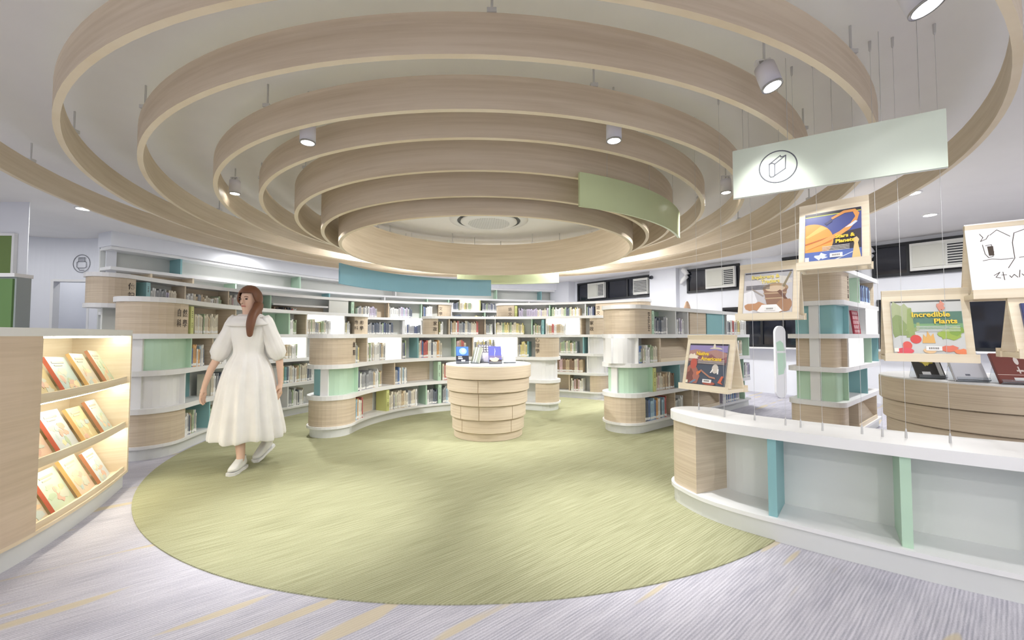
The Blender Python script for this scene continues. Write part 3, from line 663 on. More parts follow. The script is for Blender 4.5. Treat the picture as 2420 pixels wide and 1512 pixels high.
spotlight(-1.38, 2.74, 2.5, 'lit cylinder spotlight at the near left of the rings', cone=48)
spotlight(.676, 2.69, 2.49, 'lit cylinder spotlight at the near right of the rings', cone=48)
spotlight(-2.74, 4.03, 2.6, 'lit cylinder spotlight on the left inside the fourth ring', watts=420, cone=60, beam=(2.45, 1.05, -1.9))
spotlight(2.10, 4.00, 2.6, 'lit cylinder spotlight left of the book icon board', watts=420, cone=60, beam=(-2.39, 1.08, -1.9))
spotlight(-3.06, 5.89, 2.6, 'small lit spotlight under the left far bands', cone=80, beam=(1.6, -.6, -2.3))
spotlight(2.45, 5.89, 2.6, 'small lit spotlight at the tip of the pale green sign', cone=80, beam=(-1.2, .4, -2.3))
spotlight(1.36, 2.11, 2.5, 'white spotlight tilted towards the hanging book stands', (.2, -.2, -1), 45, 1.0, 58, (.32, .59, -.95))
spotlight(1.72, 1.66, 2.56, 'large white spotlight tilted down at the top right', (.25, -.2, -1), 45, 1.25, 58, (.48, .52, -1.2))
# round cassette air conditioner in the ceiling
rc_ = thing('cassette_air_conditioner', 'round white ceiling cassette air conditioner inside the innermost ring', 'air conditioner', (-.33, 5.85, CEIL - .06))
MB().lathe([(.56, CEIL), (.56, CEIL - .012), (.47, CEIL - .03), (.45, CEIL - .02)], -.33, 5.85, 64, 0, False).build('outer_rim', M_WHITE, rc_, True)
MB().lathe([(.45, CEIL - .004), (.45, CEIL - .012)], -.33, 5.85, 64).build('air_slot', mat('slot_grey', (96, 98, 100), .6), rc_)
MB().lathe([(.40, CEIL - .012), (.405, CEIL - .035), (.38, CEIL - .05), (.3, CEIL - .056)], -.33, 5.85, 64).build('centre_plate', M_WHITE, rc_, True)
m = mat('perforated_plate', (225, 225, 225), .5); t_, N_, L_, b_ = nodes_of(m)
tc_ = N_.new('ShaderNodeTexCoord'); vo = N_.new('ShaderNodeTexVoronoi'); vo.inputs['Scale'].default_value = 42; vo.inputs['Randomness'].default_value = 0.0
cr_ = N_.new('ShaderNodeValToRGB'); cr_.color_ramp.elements[0].position = .26; cr_.color_ramp.elements[1].position = .34
cr_.color_ramp.elements[0].color = (*lin((120, 122, 124)), 1); cr_.color_ramp.elements[1].color = (*lin((228, 228, 228)), 1)
L_.new(tc_.outputs['Object'], vo.inputs['Vector']); L_.new(vo.outputs['Distance'], cr_.inputs['Fac']); L_.new(cr_.outputs['Color'], b_.inputs['Base Color'])
MB().lathe([(.295, CEIL - .055), (.295, CEIL - .06)], -.33, 5.85, 64).build('perforated_grille', m, rc_)

# ------------------------------------------------------------------ hanging curved sign boards
def arc_sign(name, label, r, a0, a1, z0, z1, m, wires=3):
    p = ArcPath(r, a0, a1); mid = p.at(p.L / 2)[0]
    o = thing(name, label, 'sign', (mid[0], mid[1], z0), 'curved hanging category signs')
    strip(MB(), p, 0, p.L, z0, z1, .012, -.006, step=.05).build('board', m, o); strip(MB(), p, 0, p.L, z0 - .004, z1, -.006, -.012, step=.05).build('backing', m, o)
    for k in range(wires):
        q = on_path(p, p.L * (k + .5) / wires, 0, z1); MB().tube([q, (q.x, q.y, CEIL)], .0014, 6).build('wire', M_STEEL, o)
arc_sign('curved_sign', 'long teal curved sign board hanging below the rings', 2.0, 171, 92, 1.88, 2.15, mottled('blue_teal_sign', (136, 182, 200), .02, .45))
arc_sign('curved_sign', 'olive green curved sign board half hidden behind the teal one', 3.45, 104, 69, 2.26, 2.5, M_OLIVE)
arc_sign('curved_sign', 'pale green curved sign board under the right of the rings', 2.2, 291, 331, 2.155, 2.41, mottled('pale_green_board', (200, 212, 168), .02, .25))

# ------------------------------------------------------------------ tiered drum tables
def drum_table(cx, cy, rt, zs, dr, label, seams):
    o = thing('drum_table', label, 'table', (cx, cy, 0), 'tiered oak drum display tables')
    n = 64
    for k in range(len(zs) - 1):
        r = rt - dr * k; z1, z0 = zs[k], zs[k + 1]
        MB().lathe([(r - .006, z0 + .004), (r, z0 + .01), (r, z1 - .006), (r - .004, z1 - .002)], cx, cy, n).build('tier', M_WOOD, o, True).data.set_sharp_from_angle(angle=R(35))
        if k: MB().lathe([(r - .03, z1 - .003), (r - .03, z1 + .004)], cx, cy, n).build('shadow_gap', M_INK, o)
        for a in seams[k % len(seams)]:
            q = Matrix.Translation((cx, cy, 0)) @ Matrix.Rotation(R(a), 4, 'Z')
            MB().box(r - .01, r + .0012, -.0025, .0025, z0 + .01, z1 - .006, 0, q).build('seam', mat('seam_brown', (150, 128, 98), .6), o)
    MB().lathe([(rt - .004, zs[0] - .002), (rt - .002, zs[0] + .006), (rt - .006, zs[0] + .01)], cx, cy, n).build('table_top', M_WHITE, o)
    return o
drum_table(AX, AY, .52, [.85, .70, .55, .40, .24, .09, 0], .021, 'round tiered oak display table with white top in the middle of the green carpet', [(), (-100, 40), (-100, 40), (-130, -100, -50), (-130, -50), ()])
drum_table(3.8, 3.3, .66, [.85, .66, .5, .36, .22, .08, 0], .022, 'larger round tiered oak display table behind the white barrier on the right', [(), (-100, 20), (-112, 20)])

def slab_book(name, label, mt, w, h, th, m, cat='book', group=None, spine=None):
    """a book lying against a support: x right, y up, z out of its cover"""
    o = thing(name, label, cat, mt.translation, group)
    MB().box(0, w, 0, h, -th, -th + .002, 0, mt).box(0, w, 0, h, -.002, 0, 0, mt).box(-.001, .002, 0, h, -th, 0, 0, mt).build('cover', m, o)
    MB().box(.002, w - .003, .003, h - .003, -th + .002, -.002, 0, mt).build('pages', M_PAGE, o)
    return o
def easel(mt, w, h, label, dep=.11):
    """clear acrylic book easel: sloping back, lip and foot"""
    o = thing('acrylic_easel', label, 'book stand', mt.translation, 'clear acrylic easels')
    th0 = .018
    MB().box(0, w, 0, h * .7, -th0 - .004, -th0, 0, mt).box(0, w, -.004, 0, -th0 - .004, .022, 0, mt).box(0, w, -.004, .02, .019, .022, 0, mt).build('holder', M_ACRYL, o)
    p0 = mt @ Vector((0, h * .6, -th0)); p1 = mt @ Vector((w, h * .6, -th0)); nd = -(mt.to_3x3() @ Vector((0, 0, 1))); nd.z = 0; nd.normalize()
    zb = (mt @ Vector((0, -.004, 0))).z
    obj('foot', [p0, p1, (p1.x + nd.x * dep * .4, p1.y + nd.y * dep * .4, zb), (p0.x + nd.x * dep * .4, p0.y + nd.y * dep * .4, zb),
                 p0 + nd * .003, p1 + nd * .003, (p1.x + nd.x * (dep * .4 + .003), p1.y + nd.y * (dep * .4 + .003), zb), (p0.x + nd.x * (dep * .4 + .003), p0.y + nd.y * (dep * .4 + .003), zb)],
        [(0, 1, 2, 3), (7, 6, 5, 4), (0, 4, 5, 1), (1, 5, 6, 2), (2, 6, 7, 3), (3, 7, 4, 0)], M_ACRYL, o)
def tilted(x, y, z, yaw, tilt):
    """frame of a leaning cover: faces -y turned by yaw, leans back by tilt degrees"""
    return Matrix.Translation((x, y, z)) @ Matrix.Rotation(R(yaw), 4, 'Z') @ Matrix.Rotation(R(90 - tilt), 4, 'X')
def art(o, mt, w, h, pieces, name='cover_print'):
    """flat printed shapes on a cover, coordinates 0..1"""
    b = MB(); ms = []
    for i, (rgb, pts) in enumerate(pieces):
        key = 'print_%d_%d_%d' % rgb; m = mat(key, rgb, .35)
        if m not in ms: ms.append(m)
        b.prism([(min(max(x, .005), .995) * w, min(max(y, .005), .995) * h) for x, y in pts], 0, .0004 + .00025 * i, ms.index(m), mt)
    return b.build(name, ms, o)
def blob(cx, cy, rx, ry, n=20, a0=0, a1=360, wob=0.0, seed=1):
    g = random.Random(seed); return [(cx + rx * (1 + wob * g.uniform(-1, 1)) * math.cos(R(a0 + (a1 - a0) * k / n)), cy + ry * (1 + wob * g.uniform(-1, 1)) * math.sin(R(a0 + (a1 - a0) * k / n))) for k in range(n)]
def rect(x0, y0, x1, y1): return [(x0, y0), (x1, y0), (x1, y1), (x0, y1)]
ZT = .862
def table_book(px, py, yaw, w, h, label, base, pieces, z=ZT, tilt=20):
    mt = tilted(px, py, z + .004, yaw, tilt)
    easel(mt, w, h, 'clear easel under the ' + ' '.join(label.split()[:9])); bk = slab_book('display_book', label, mt, w, h, .017, mat('cover_%d_%d_%d' % base, base, .35), group='books shown on easels')
    art(bk, mt, w, h, pieces)
ST = (236, 236, 236)
table_book(-.66, 4.92, 14, .15, .21, 'blue and black moon cover book at the left of the round table', (40, 44, 58),
           [((70, 116, 186), rect(0, .45, 1, 1)), ((150, 190, 226), blob(.55, .72, .3, .2)), ((222, 236, 244), blob(.58, .74, .14, .11)), (ST, rect(.15, .25, .5, .32)), (ST, rect(.15, .36, .45, .4)), (ST, rect(.4, .1, .7, .2))])
table_book(-.50, 5.02, -38, .13, .2, 'grey green striped cover book turned sideways on the round table', (150, 156, 140),
           [(ST, rect(.2, 0, .34, 1)), (ST, rect(.5, 0, .62, 1)), ((96, 100, 92), rect(.36, 0, .4, 1))])
table_book(-.42, 5.10, 8, .18, .23, 'grey portrait-patterned cover book at the back of the round table', (196, 190, 206),
           [((112, 110, 120), rect(0, .55, 1, 1))] + [((232, 230, 236), blob(.14 + .18 * (k % 5), .9 - .13 * (k // 5), .06, .05, 10)) for k in range(15)] + [((64, 64, 70), blob(.1 + .22 * (k % 4), .85 - .15 * (k // 4), .05, .04, 9)) for k in range(8)])
table_book(-.27, 4.90, 12, .155, .215, 'violet night sky cover book at the front of the round table', (96, 100, 176),
           [((116, 106, 150), rect(0, .28, 1, .45)), ((70, 60, 66), rect(0, 0, 1, .22)), ((236, 214, 170), blob(.45, .22, .35, .12, 14, wob=.2)), ((214, 222, 240), [(.5, .9), (.53, .7), (.46, .5), (.5, .3), (.44, .5), (.48, .72)]), (ST, rect(.06, .22, .22, .32))])
table_book(-.10, 5.02, 14, .15, .22, 'white cover book at the right of the round table', (236, 238, 242), [((206, 216, 228), blob(.5, .45, .12, .08)), ((220, 226, 234), rect(.2, .7, .8, .74))])
table_book(3.2, 3.26, -20, .17, .23, 'dark cover book with yellow flower on the right-hand drum table', (58, 56, 52),
           [((176, 160, 60), blob(.5, .7, .3, .2, 16, wob=.3)), ((214, 196, 90), blob(.45, .65, .12, .2, 12, wob=.2)), (ST, rect(.2, .12, .5, .24)), ((220, 220, 216), rect(.8, .1, .95, .7))], .862, 32)
table_book(3.27, 3.05, -22, .18, .24, 'plain white cover book on the right-hand drum table', (228, 230, 238), [((120, 124, 136), rect(.35, .18, .5, .24)), ((200, 204, 214), rect(.1, .85, .5, .88))], .862, 32)
table_book(3.40, 2.88, -24, .17, .24, 'maroon cover book on the right-hand drum table', (128, 70, 62),
           [(ST, rect(.45, .1, .75, .2)), ((226, 206, 196), rect(.0, .28, 1, .295)), ((236, 226, 220), blob(.72, .75, .07, .13, 12)), ((236, 226, 220), rect(.62, .4, .82, .45)), ((236, 226, 220), rect(.68, .34, .72, .56))], .862, 32)
table_book(3.62, 2.80, -26, .26, .25, 'blue seascape picture book on the right-hand drum table', (120, 150, 170),
           [((176, 196, 206), rect(0, .6, 1, 1)), ((226, 160, 90), blob(.3, .7, .08, .16, 10, wob=.3)), ((230, 190, 150), blob(.7, .72, .1, .12, 10, wob=.3)), ((214, 140, 140), blob(.3, .1, .25, .1, 12, wob=.3)), ((84, 104, 124), rect(0, .2, 1, .35))], .862, 32)
table_book(3.88, 2.86, -28, .26, .25, 'tan landscape picture book at the right edge of the frame', (214, 190, 160),
           [((236, 214, 180), blob(.5, .7, .4, .2, 14, wob=.2)), ((130, 116, 104), blob(.4, .35, .35, .15, 14, wob=.3)), ((240, 236, 228), rect(0, 0, 1, .12))], .862, 32)

# ------------------------------------------------------------------ white barrier shelf on the right
BP = PolyPath([(1.37, 3.02), (1.43, 2.84), (1.56, 2.68), (1.74, 2.52), (1.94, 2.36), (2.18, 2.18), (2.46, 2.0), (2.8, 1.82), (3.2, 1.68)])
BZ = .65
bar = thing('barrier_shelf', 'low white curved barrier shelf with teal and mint dividers at the right front', 'shelf unit', (1.9, 2.4, 0))
strip(MB(), BP, 0, BP.L, 0, .11, .185, -.185, .185, 0).build('plinth', M_KICK, bar)
strip(MB(), BP, 0, BP.L, .11, .135, .205, -.205, .205, 0).build('bottom_shelf', M_WHITE, bar)
strip(MB(), BP, 0, BP.L, BZ - .06, BZ, .205, -.205, .205, 0).build('top_shelf', M_WHITE, bar)
strip(MB(), BP, .1, BP.L, .135, BZ - .06, -.1, -.13).build('back_panel', M_PANEL, bar)
strip(MB(), BP, 0, .14, .135, BZ - .06, .185, -.185, .185, 0).build('end_drum', M_WOOD, bar)
for t, m in ((.52, M_TEAL), (1.08, M_MINT), (1.75, M_TEAL)):
    strip(MB(), BP, t - .02, t + .02, .135, BZ - .06, .175, -.1).build('divider', m, bar)

# wires from the ceiling to the barrier top
WIRES = [(1.38, 3.07), (1.43, 2.80), (1.57, 2.69), (1.67, 2.54), (1.72, 2.48), (1.79, 2.40), (1.95, 2.32), (2.01, 2.26), (2.11, 2.23), (2.24, 2.13)]
for k, (x, y) in enumerate(WIRES):
    o = thing('steel_wire', 'thin steel wire from ceiling to barrier top, %s from the left' % ordinal(k + 1), 'wire', (x, y, BZ), 'display wires above the white barrier')
    MB().tube([(x, y, BZ + .04), (x, y, CEIL - .05)], .0009, 6).build('cable', M_STEEL, o)
    MB().tube([(x, y, BZ), (x, y, BZ + .012), (x, y, BZ + .04), (x, y, BZ + .05)], [.0055, .0055, .0045, .002], 10).build('tensioner', M_STEEL, o)
    MB().tube([(x, y, CEIL - .06), (x, y, CEIL - .05), (x, y, CEIL)], [.002, .006, .007], 10).build('ceiling_grip', M_STEEL, o)

# book icon board
L0, R0 = Vector((1.38, 2.54, 0)), Vector((2.20, 2.05, 0)); rr = (R0 - L0); bw = rr.length; rr.normalize()
mt = frame_mtx((L0.x, L0.y, 2.05), rr, (0, 0, 1))
sg = thing('book_icon_board', 'pale green hanging board with an outlined book in a circle', 'sign', (1.8, 2.3, 2.05))
M_SGB = mottled('mint_white_board', (214, 224, 210), .02, .3)
MB().box(0, bw, 0, .3, -.012, 0, 0, mt).build('board', M_SGB, sg)
MB().box(-.002, bw + .002, -.003, .3, -.018, -.012, 0, mt).build('backing', M_WHITE, sg)
b = MB(); stroke(b, ring_pts(.094, 48, .235, .152), .006, mt, True); b.build('circle_outline', M_SIGN, sg)
b = MB(); ox, oy = .235, .152
for pl, cl in (([(-.043, .023), (-.043, -.047), (-.037, -.056), (-.023, -.056), (-.016, -.048), (-.015, .019), (-.028, .027)], True), ([(-.015, .019), (.04, .06), (.037, -.018), (-.016, -.05)], False), ([(-.043, .023), (.013, .064), (.017, .055), (.028, .056), (.04, .06)], False)):
    stroke(b, [(ox + x, oy + y) for x, y in pl], .0055, mt, cl)
b.build('book_symbol', M_SIGN, sg)
for k in (.06, .3, .52, .74, .9):
    q = mt @ Vector((bw * k, .3, -.008)); MB().tube([q, (q.x, q.y, CEIL)], .0016, 6).build('wire', M_STEEL, sg)

# ------------------------------------------------------------------ A-shaped hanging book stands
M_STAND = wood('birch_stand', (240, 228, 204), (230, 214, 186), 40.0)
M_YEL = mat('title_yellow', (244, 208, 70), .4)
def stand(lab, Lp, Rp, zb, h, back=.085):
    Lv, Rv = Vector((*Lp, zb)), Vector((*Rp, zb)); r = Rv - Lv; w = r.length; r.normalize(); n = r.cross(Vector((0, 0, 1)))
    o = thing('hanging_book_stand', lab, 'book stand', ((Lv + Rv) / 2 - n * back)[:], 'hanging wooden book stands')
    up = (-n * back + Vector((0, 0, h))); ln = up.length; mt = frame_mtx(Lv, r, up)
    MB().box(0, w, 0, ln, -.016, 0, 0, mt).build('front_board', M_STAND, o)
    mb_ = frame_mtx(Rv - n * 2 * back, -r, n * back + Vector((0, 0, h)))
    MB().box(0, w, 0, ln, -.016, 0, 0, mb_).build('back_board', M_STAND, o)
    for m_ in (frame_mtx(Lv, r, (0, 0, 1)), frame_mtx(Rv - n * 2 * back, -r, (0, 0, 1))):
        MB().box(-.006, w + .006, -.032, -.004, -.012, .036, 0, m_).box(-.006, w + .006, -.004, .012, .028, .036, 0, m_).build('tray', M_STAND, o)
    for m_ in (frame_mtx(Lv, -n, (0, 0, 1)), frame_mtx(Rv + r * -.014, -n, (0, 0, 1))):
        MB().box(.0, 2 * back, -.03, -.006, 0, .014, 0, m_).build('side_rail', M_STAND, o)
    return mt, w, ln
def shown_book(mt, w, ln, label, base, pieces, title, fw=.80, fh=.80, tx=(.5, .6), ty=.7, ts=.034, tcol=None):
    cw, ch = w * fw, ln * fh; m2 = mt @ Matrix.Translation(((w - cw) / 2, .006, .0125))
    bk = slab_book('display_book', label, m2, cw, ch, .012, mat('cover_%d_%d_%d' % base, base, .3), group='books on the hanging stands')
    art(bk, m2, cw, ch, pieces)
    if title:
        al = title.split('\n')
        for k, s in enumerate(al):
            text('title', s, ts, m2 @ Matrix.Translation((tx[k] * cw, ty * ch - k * ts * 1.0, .007)), tcol or M_YEL, bk, bold=.0011, depth=.0004)
    b = MB(); b.box(.46 * cw, .68 * cw, .06 * ch, .14 * ch, 0, .0072, 0, m2); b.build('barcode_label', M_STICK, bk)
    b = MB()
    for k in range(14): b.box((.5 + .01 * k) * cw, (.5 + .01 * k + (.004 if k % 3 else .007)) * cw, .085 * ch, .12 * ch, .0072, .0076, 0, m2)
    b.build('barcode', M_INK, bk)
    return bk, m2, cw, ch
lines = lambda x0, x1, y, n=4, c=(226, 222, 216): [(c, rect(x0, y - .028 * k, x1, y - .028 * k + .009)) for k in range(n)]
s = stand('hanging stand holding the Native Americans book, lowest on the left', (1.26, 3.07), (1.45, 2.76), .842, .36)
shown_book(*s, 'Native Americans picture book on the lowest hanging stand', (82, 90, 104), [
    ((150, 138, 186), rect(0, .8, 1, .96)), ((60, 56, 66), rect(0, .96, 1, 1)), ((176, 138, 132), [(0, .55), (0, .82), (.2, .86), (.45, .8), (.7, .86), (1, .78), (1, .55)]), ((150, 104, 108), [(.2, .58), (.3, .76), (.42, .6), (.6, .75), (.8, .62), (1, .7), (1, .55), (.2, .54)]),
    ((108, 92, 96), rect(0, .5, 1, .56)), ((214, 206, 190), blob(.7, .87, .16, .05, 16, 0, 180)), ((222, 214, 196), blob(.66, .94, .03, .06, 10)),
    ((168, 112, 100), [(0, .02), (.3, .02), (.36, .2), (.3, .34), (.22, .45), (.05, .46), (0, .4)]), ((190, 96, 84), blob(.16, .5, .09, .13, 16)), ((236, 224, 206), blob(.12, .64, .15, .1, 18, -10, 200, .25, 4)), ((222, 128, 80), [(.26, .3), (.4, .36), (.36, .28), (.28, .22)]),
    ((128, 84, 78), blob(.1, .2, .08, .16, 12, wob=.3)), ((112, 148, 176), [(.1, .02), (.24, .12), (.28, .1), (.16, .02)]), ((206, 198, 190), blob(.74, .4, .08, .11, 16)), ((244, 240, 236), [(.68, .4), (.62, .3), (.65, .3), (.7, .38)]), ((244, 240, 236), [(.8, .4), (.8, .28), (.83, .28), (.83, .4)]),
    ((176, 130, 112), [(.36, .34), (.62, .18), (.78, .16), (.76, .2), (.62, .22), (.38, .37)]), ((206, 110, 84), [(.84, .08), (.92, .24), (.97, .24), (.92, .1), (.97, .05)]), ((180, 104, 88), blob(.62, .05, .16, .04, 12)), ((240, 236, 214), rect(0, .02, .06, .09)),
    ] + lines(.28, .95, .6), 'Native\nAmericans', tx=(.38, .62), ty=.75, ts=.036)
s = stand('hanging stand holding the Explorers and Traders book', (1.56, 2.85), (1.81, 2.60), 1.335, .36)
shown_book(*s, 'Explorers and Traders picture book with woven basket on hanging stand', (206, 204, 208), [
    ((184, 184, 190), rect(0, .8, 1, 1)), ((84, 82, 90), rect(.02, .95, 1, .98)), ((216, 212, 206), [(.3, .8), (.6, .9), (.9, .84), (1, .7), (.5, .6)]), ((238, 238, 242), [(0, 0), (0, .5), (.2, .56), (.3, .3), (.2, 0)]), ((176, 150, 120), blob(.66, .58, .26, .12, 20)),
    ((150, 118, 100), [(.42, .56), (.9, .56), (.84, .2), (.5, .2)]), ((212, 190, 164), blob(.66, .57, .2, .07, 18)), ((190, 164, 136), [(.42, .48), (.9, .48), (.89, .45), (.43, .45)]), ((190, 164, 136), [(.45, .36), (.87, .36), (.86, .33), (.46, .33)]), ((122, 92, 80), [(.7, .5), (.95, .2), (.98, .22), (.76, .54)]), ((196, 150, 116), blob(.3, .16, .24, .1, 14, wob=.35, seed=3)), ((172, 134, 106), blob(.85, .16, .16, .16, 14, wob=.3, seed=5)), ((150, 140, 116), [(.8, .62), (.95, .95), (.98, .93), (.84, .6)]),
    ((170, 160, 150), [(.16, .58), (.42, .4), (.43, .42), (.18, .6)]), ((246, 244, 244), [(.3, .05), (.4, .2), (.7, .2), (.82, .05), (.74, .02), (.38, .02)])] + lines(.05, .55, .66, 4, (120, 118, 122)),
    'Explorers &\nTraders', tx=(.45, .56), ty=.86, ts=.034, tcol=mat('title_pale_yellow', (226, 208, 112), .4))
s = stand('highest hanging stand, holding the Stars and Planets book', (1.69, 2.42), (1.92, 2.20), 1.61, .37)
shown_book(*s, 'Stars and Planets picture book with orange ringed planet', (84, 92, 150), [
    ((56, 54, 60), rect(0, .94, 1, 1)), ((206, 214, 80), rect(0, .925, 1, .94)), ((66, 62, 70), [(.35, .2), (.35, .5), (1, .58), (1, .2)]), ((230, 156, 78), blob(.1, .42, .42, .36, 40)), ((240, 184, 104), [(-.2, .52), (.3, .72), (.42, .66), (.05, .5)]), ((204, 124, 62), [(0, .3), (.5, .42), (.49, .38), (0, .24)]), ((182, 104, 58), [(0, .38), (.52, .5), (.52, .48), (0, .35)]),
    ((226, 158, 92), [(0, .3), (.3, .42), (.62, .56), (.82, .7), (.9, .82), (.86, .92), (.72, .92), (.5, .82), (.48, .86), (.7, .97), (.9, .97), (.97, .88), (.93, .74), (.8, .58), (.6, .46), (.3, .34), (0, .24)]), ((70, 72, 110), [(.36, .76), (.5, .84), (.5, .78), (.4, .72)]),
    ((220, 226, 240), [(.72, .62), (.9, .74), (.94, .72), (.84, .64)]), ((92, 112, 176), rect(0, 0, 1, .2)), ((222, 196, 140), [(.84, .02), (.88, .3), (.84, .38), (.92, .42), (.96, .36), (.94, .3), (.99, .02)]), ((210, 216, 230), blob(.3, .1, .1, .06, 12, wob=.5)), ((226, 228, 236), rect(0, .02, .08, .1)), ((206, 212, 226), [(.55, .02), (.85, .14), (.86, .13), (.58, .01)])] + lines(.32, .8, .28),
    'Stars &\nPlanets', tx=(.72, .72), ty=.46, ts=.029)
s = stand('hanging stand holding the Incredible Plants book on the right', (2.06, 2.28), (2.34, 2.085), 1.092, .36)
shown_book(*s, 'Incredible Plants picture book with cactus and red fruit', (206, 208, 206), [
    ((92, 92, 88), rect(0, .965, 1, 1)), ((90, 128, 112), rect(.28, .54, 1, .78)), ((122, 164, 116), rect(.2, .46, 1, .56)), ((172, 182, 140), blob(.12, .7, .18, .26, 22, wob=.3, seed=2)), ((140, 158, 104), blob(.08, .5, .14, .2, 18, wob=.3, seed=6)), ((150, 168, 104), [(.2, .3), (.24, .84), (.3, .86), (.33, .3)]), ((142, 160, 100), [(.12, .34), (.12, .56), (.17, .56), (.18, .44), (.24, .42), (.24, .34)]), ((152, 168, 110), [(.3, .4), (.4, .44), (.4, .58), (.36, .58), (.35, .5), (.3, .46)]),
    ((214, 76, 70), blob(.33, .27, .08, .08, 16)), ((222, 92, 84), blob(.2, .15, .07, .08, 16)), ((224, 84, 96), blob(.16, .05, .13, .06, 16)), ((224, 176, 100), [(.42, .2), (.44, .36), (.48, .3), (.5, .42), (.54, .32), (.58, .38), (.6, .2)]), ((158, 182, 80), blob(.8, .36, .16, .1, 20, wob=.25, seed=9)), ((132, 164, 72), blob(.9, .42, .1, .08, 16, wob=.25, seed=10)), ((226, 120, 96), blob(.78, .1, .12, .06, 16, wob=.2)), ((236, 136, 90), blob(.94, .05, .1, .05, 14, wob=.2)), ((232, 196, 150), blob(.52, .06, .1, .05, 14, wob=.2)), ((220, 150, 130), blob(.72, .88, .05, .09, 12, wob=.4)), ((246, 240, 226), rect(.0, .03, .07, .1))] + lines(.35, .95, .5, 4, (236, 240, 234)),
    'Incredible\nPlants', tx=(.56, .76), ty=.72, ts=.037)
# sketch stand and the stand cut by the frame edge
mt_, w_, ln_ = stand('hanging stand with a white ink sketch sheet at the right edge', (2.295, 2.05), (2.56, 1.87), 1.41, .355)
sk = thing('sketch_sheet', 'white paper sheet with black ink house sketch on hanging stand', 'drawing', (mt_ @ Vector((0, 0, 0)))[:])
MB().box(.0, w_, .006, ln_ + .004, .001, .004, 0, mt_).build('paper', mat('sketch_paper', (238, 238, 238), .7), sk)
b = MB(); m3 = mt_ @ Matrix.Translation((0, 0, .004))
g = random.Random(3)
for pl in ([(.05, .31), (.06, .29), (.05, .27), (.07, .28), (.08, .3)], [(.085, .30), (.11, .325), (.15, .285)], [(.055, .25), (.06, .2), (.07, .18), (.085, .185), (.09, .21)], [(.065, .245), (.085, .248), (.085, .2)], [(.05, .165), (.08, .172), (.11, .166), (.15, .168)], [(.155, .168), (.155, .25), (.165, .3), (.2, .315), (.24, .31)], [(.155, .168), (.13, .12)], [(.17, .17), (.2, .175), (.24, .17), (.28, .173)],
           [(.08, .085), (.1, .1), (.085, .075), (.1, .07)], [(.11, .1), (.112, .06)], [(.105, .085), (.12, .085)], [(.13, .08), (.135, .07), (.145, .085), (.155, .07)], [(.165, .105), (.16, .07)], [(.17, .085), (.18, .07), (.19, .085), (.2, .08)]):
    stroke(b, pl, .0024, m3, False, 0, .0008)
b.prism([(.07, .24), (.09, .24), (.09, .19), (.072, .19)], 0, .0007, 0, m3)
b.build('ink_lines', M_INK, sk)
s = stand('hanging stand cut off by the right edge of the frame', (2.33, 1.905), (2.62, 1.72), 1.125, .27)
shown_book(*s, 'red and blue picture book cut by the right edge', (70, 78, 120), [((176, 84, 84), blob(.4, .8, .4, .15, 16, wob=.3)), ((196, 150, 140), blob(.5, .4, .4, .12, 16, wob=.3)), ((40, 40, 50), rect(0, .0, 1, .2))], '')

# ------------------------------------------------------------------ lit magazine display cabinet on the left
DP = PolyPath([(-2.47, 1.2), (-2.49, 1.6), (-2.54, 2.08), (-2.61, 2.35), (-2.74, 2.69), (-2.9, 3.03), (-3.06, 3.33)], 1)
dc = thing('magazine_cabinet', 'oak magazine display cabinet with glowing sloped tiers at the left front', 'cabinet', (-2.8, 2.5, 0))
T0 = min((abs(DP.at(k * .01)[0][1] - 2.28), k * .01) for k in range(int(DP.L * 100)))[1]; T1 = DP.L
M_CAB = wood('cabinet_oak', (220, 200, 178), (206, 186, 162), 30.0)
strip(MB(), DP, 0, T1, 0, .115, -.03, -.5).build('plinth', M_KICK, dc)
strip(MB(), DP, 0, T1, .115, .135, .0, -.52).build('bottom_shelf', M_PALE, dc)
strip(MB(), DP, 0, T1, 1.195, 1.24, .0, -.52).build('top', M_WHITE, dc)
strip(MB(), DP, 0, T0, .135, 1.195, .0, -.5).build('closed_front', M_CAB, dc)
strip(MB(), DP, T1 - .03, T1, .135, 1.195, .0, -.52).build('side_panel', M_PALE, dc)
strip(MB(), DP, T0, T1 - .03, .135, 1.195, -.34, -.36).build('back_panel', M_PALE, dc)
TIER = [.135, .485, .84]
MAGC = [((214, 206, 186), 'cream'), ((196, 210, 186), 'pale green'), ((226, 200, 176), 'peach'), ((206, 214, 216), 'pale grey'), ((210, 196, 150), 'straw'), ((190, 206, 200), 'sea green')]
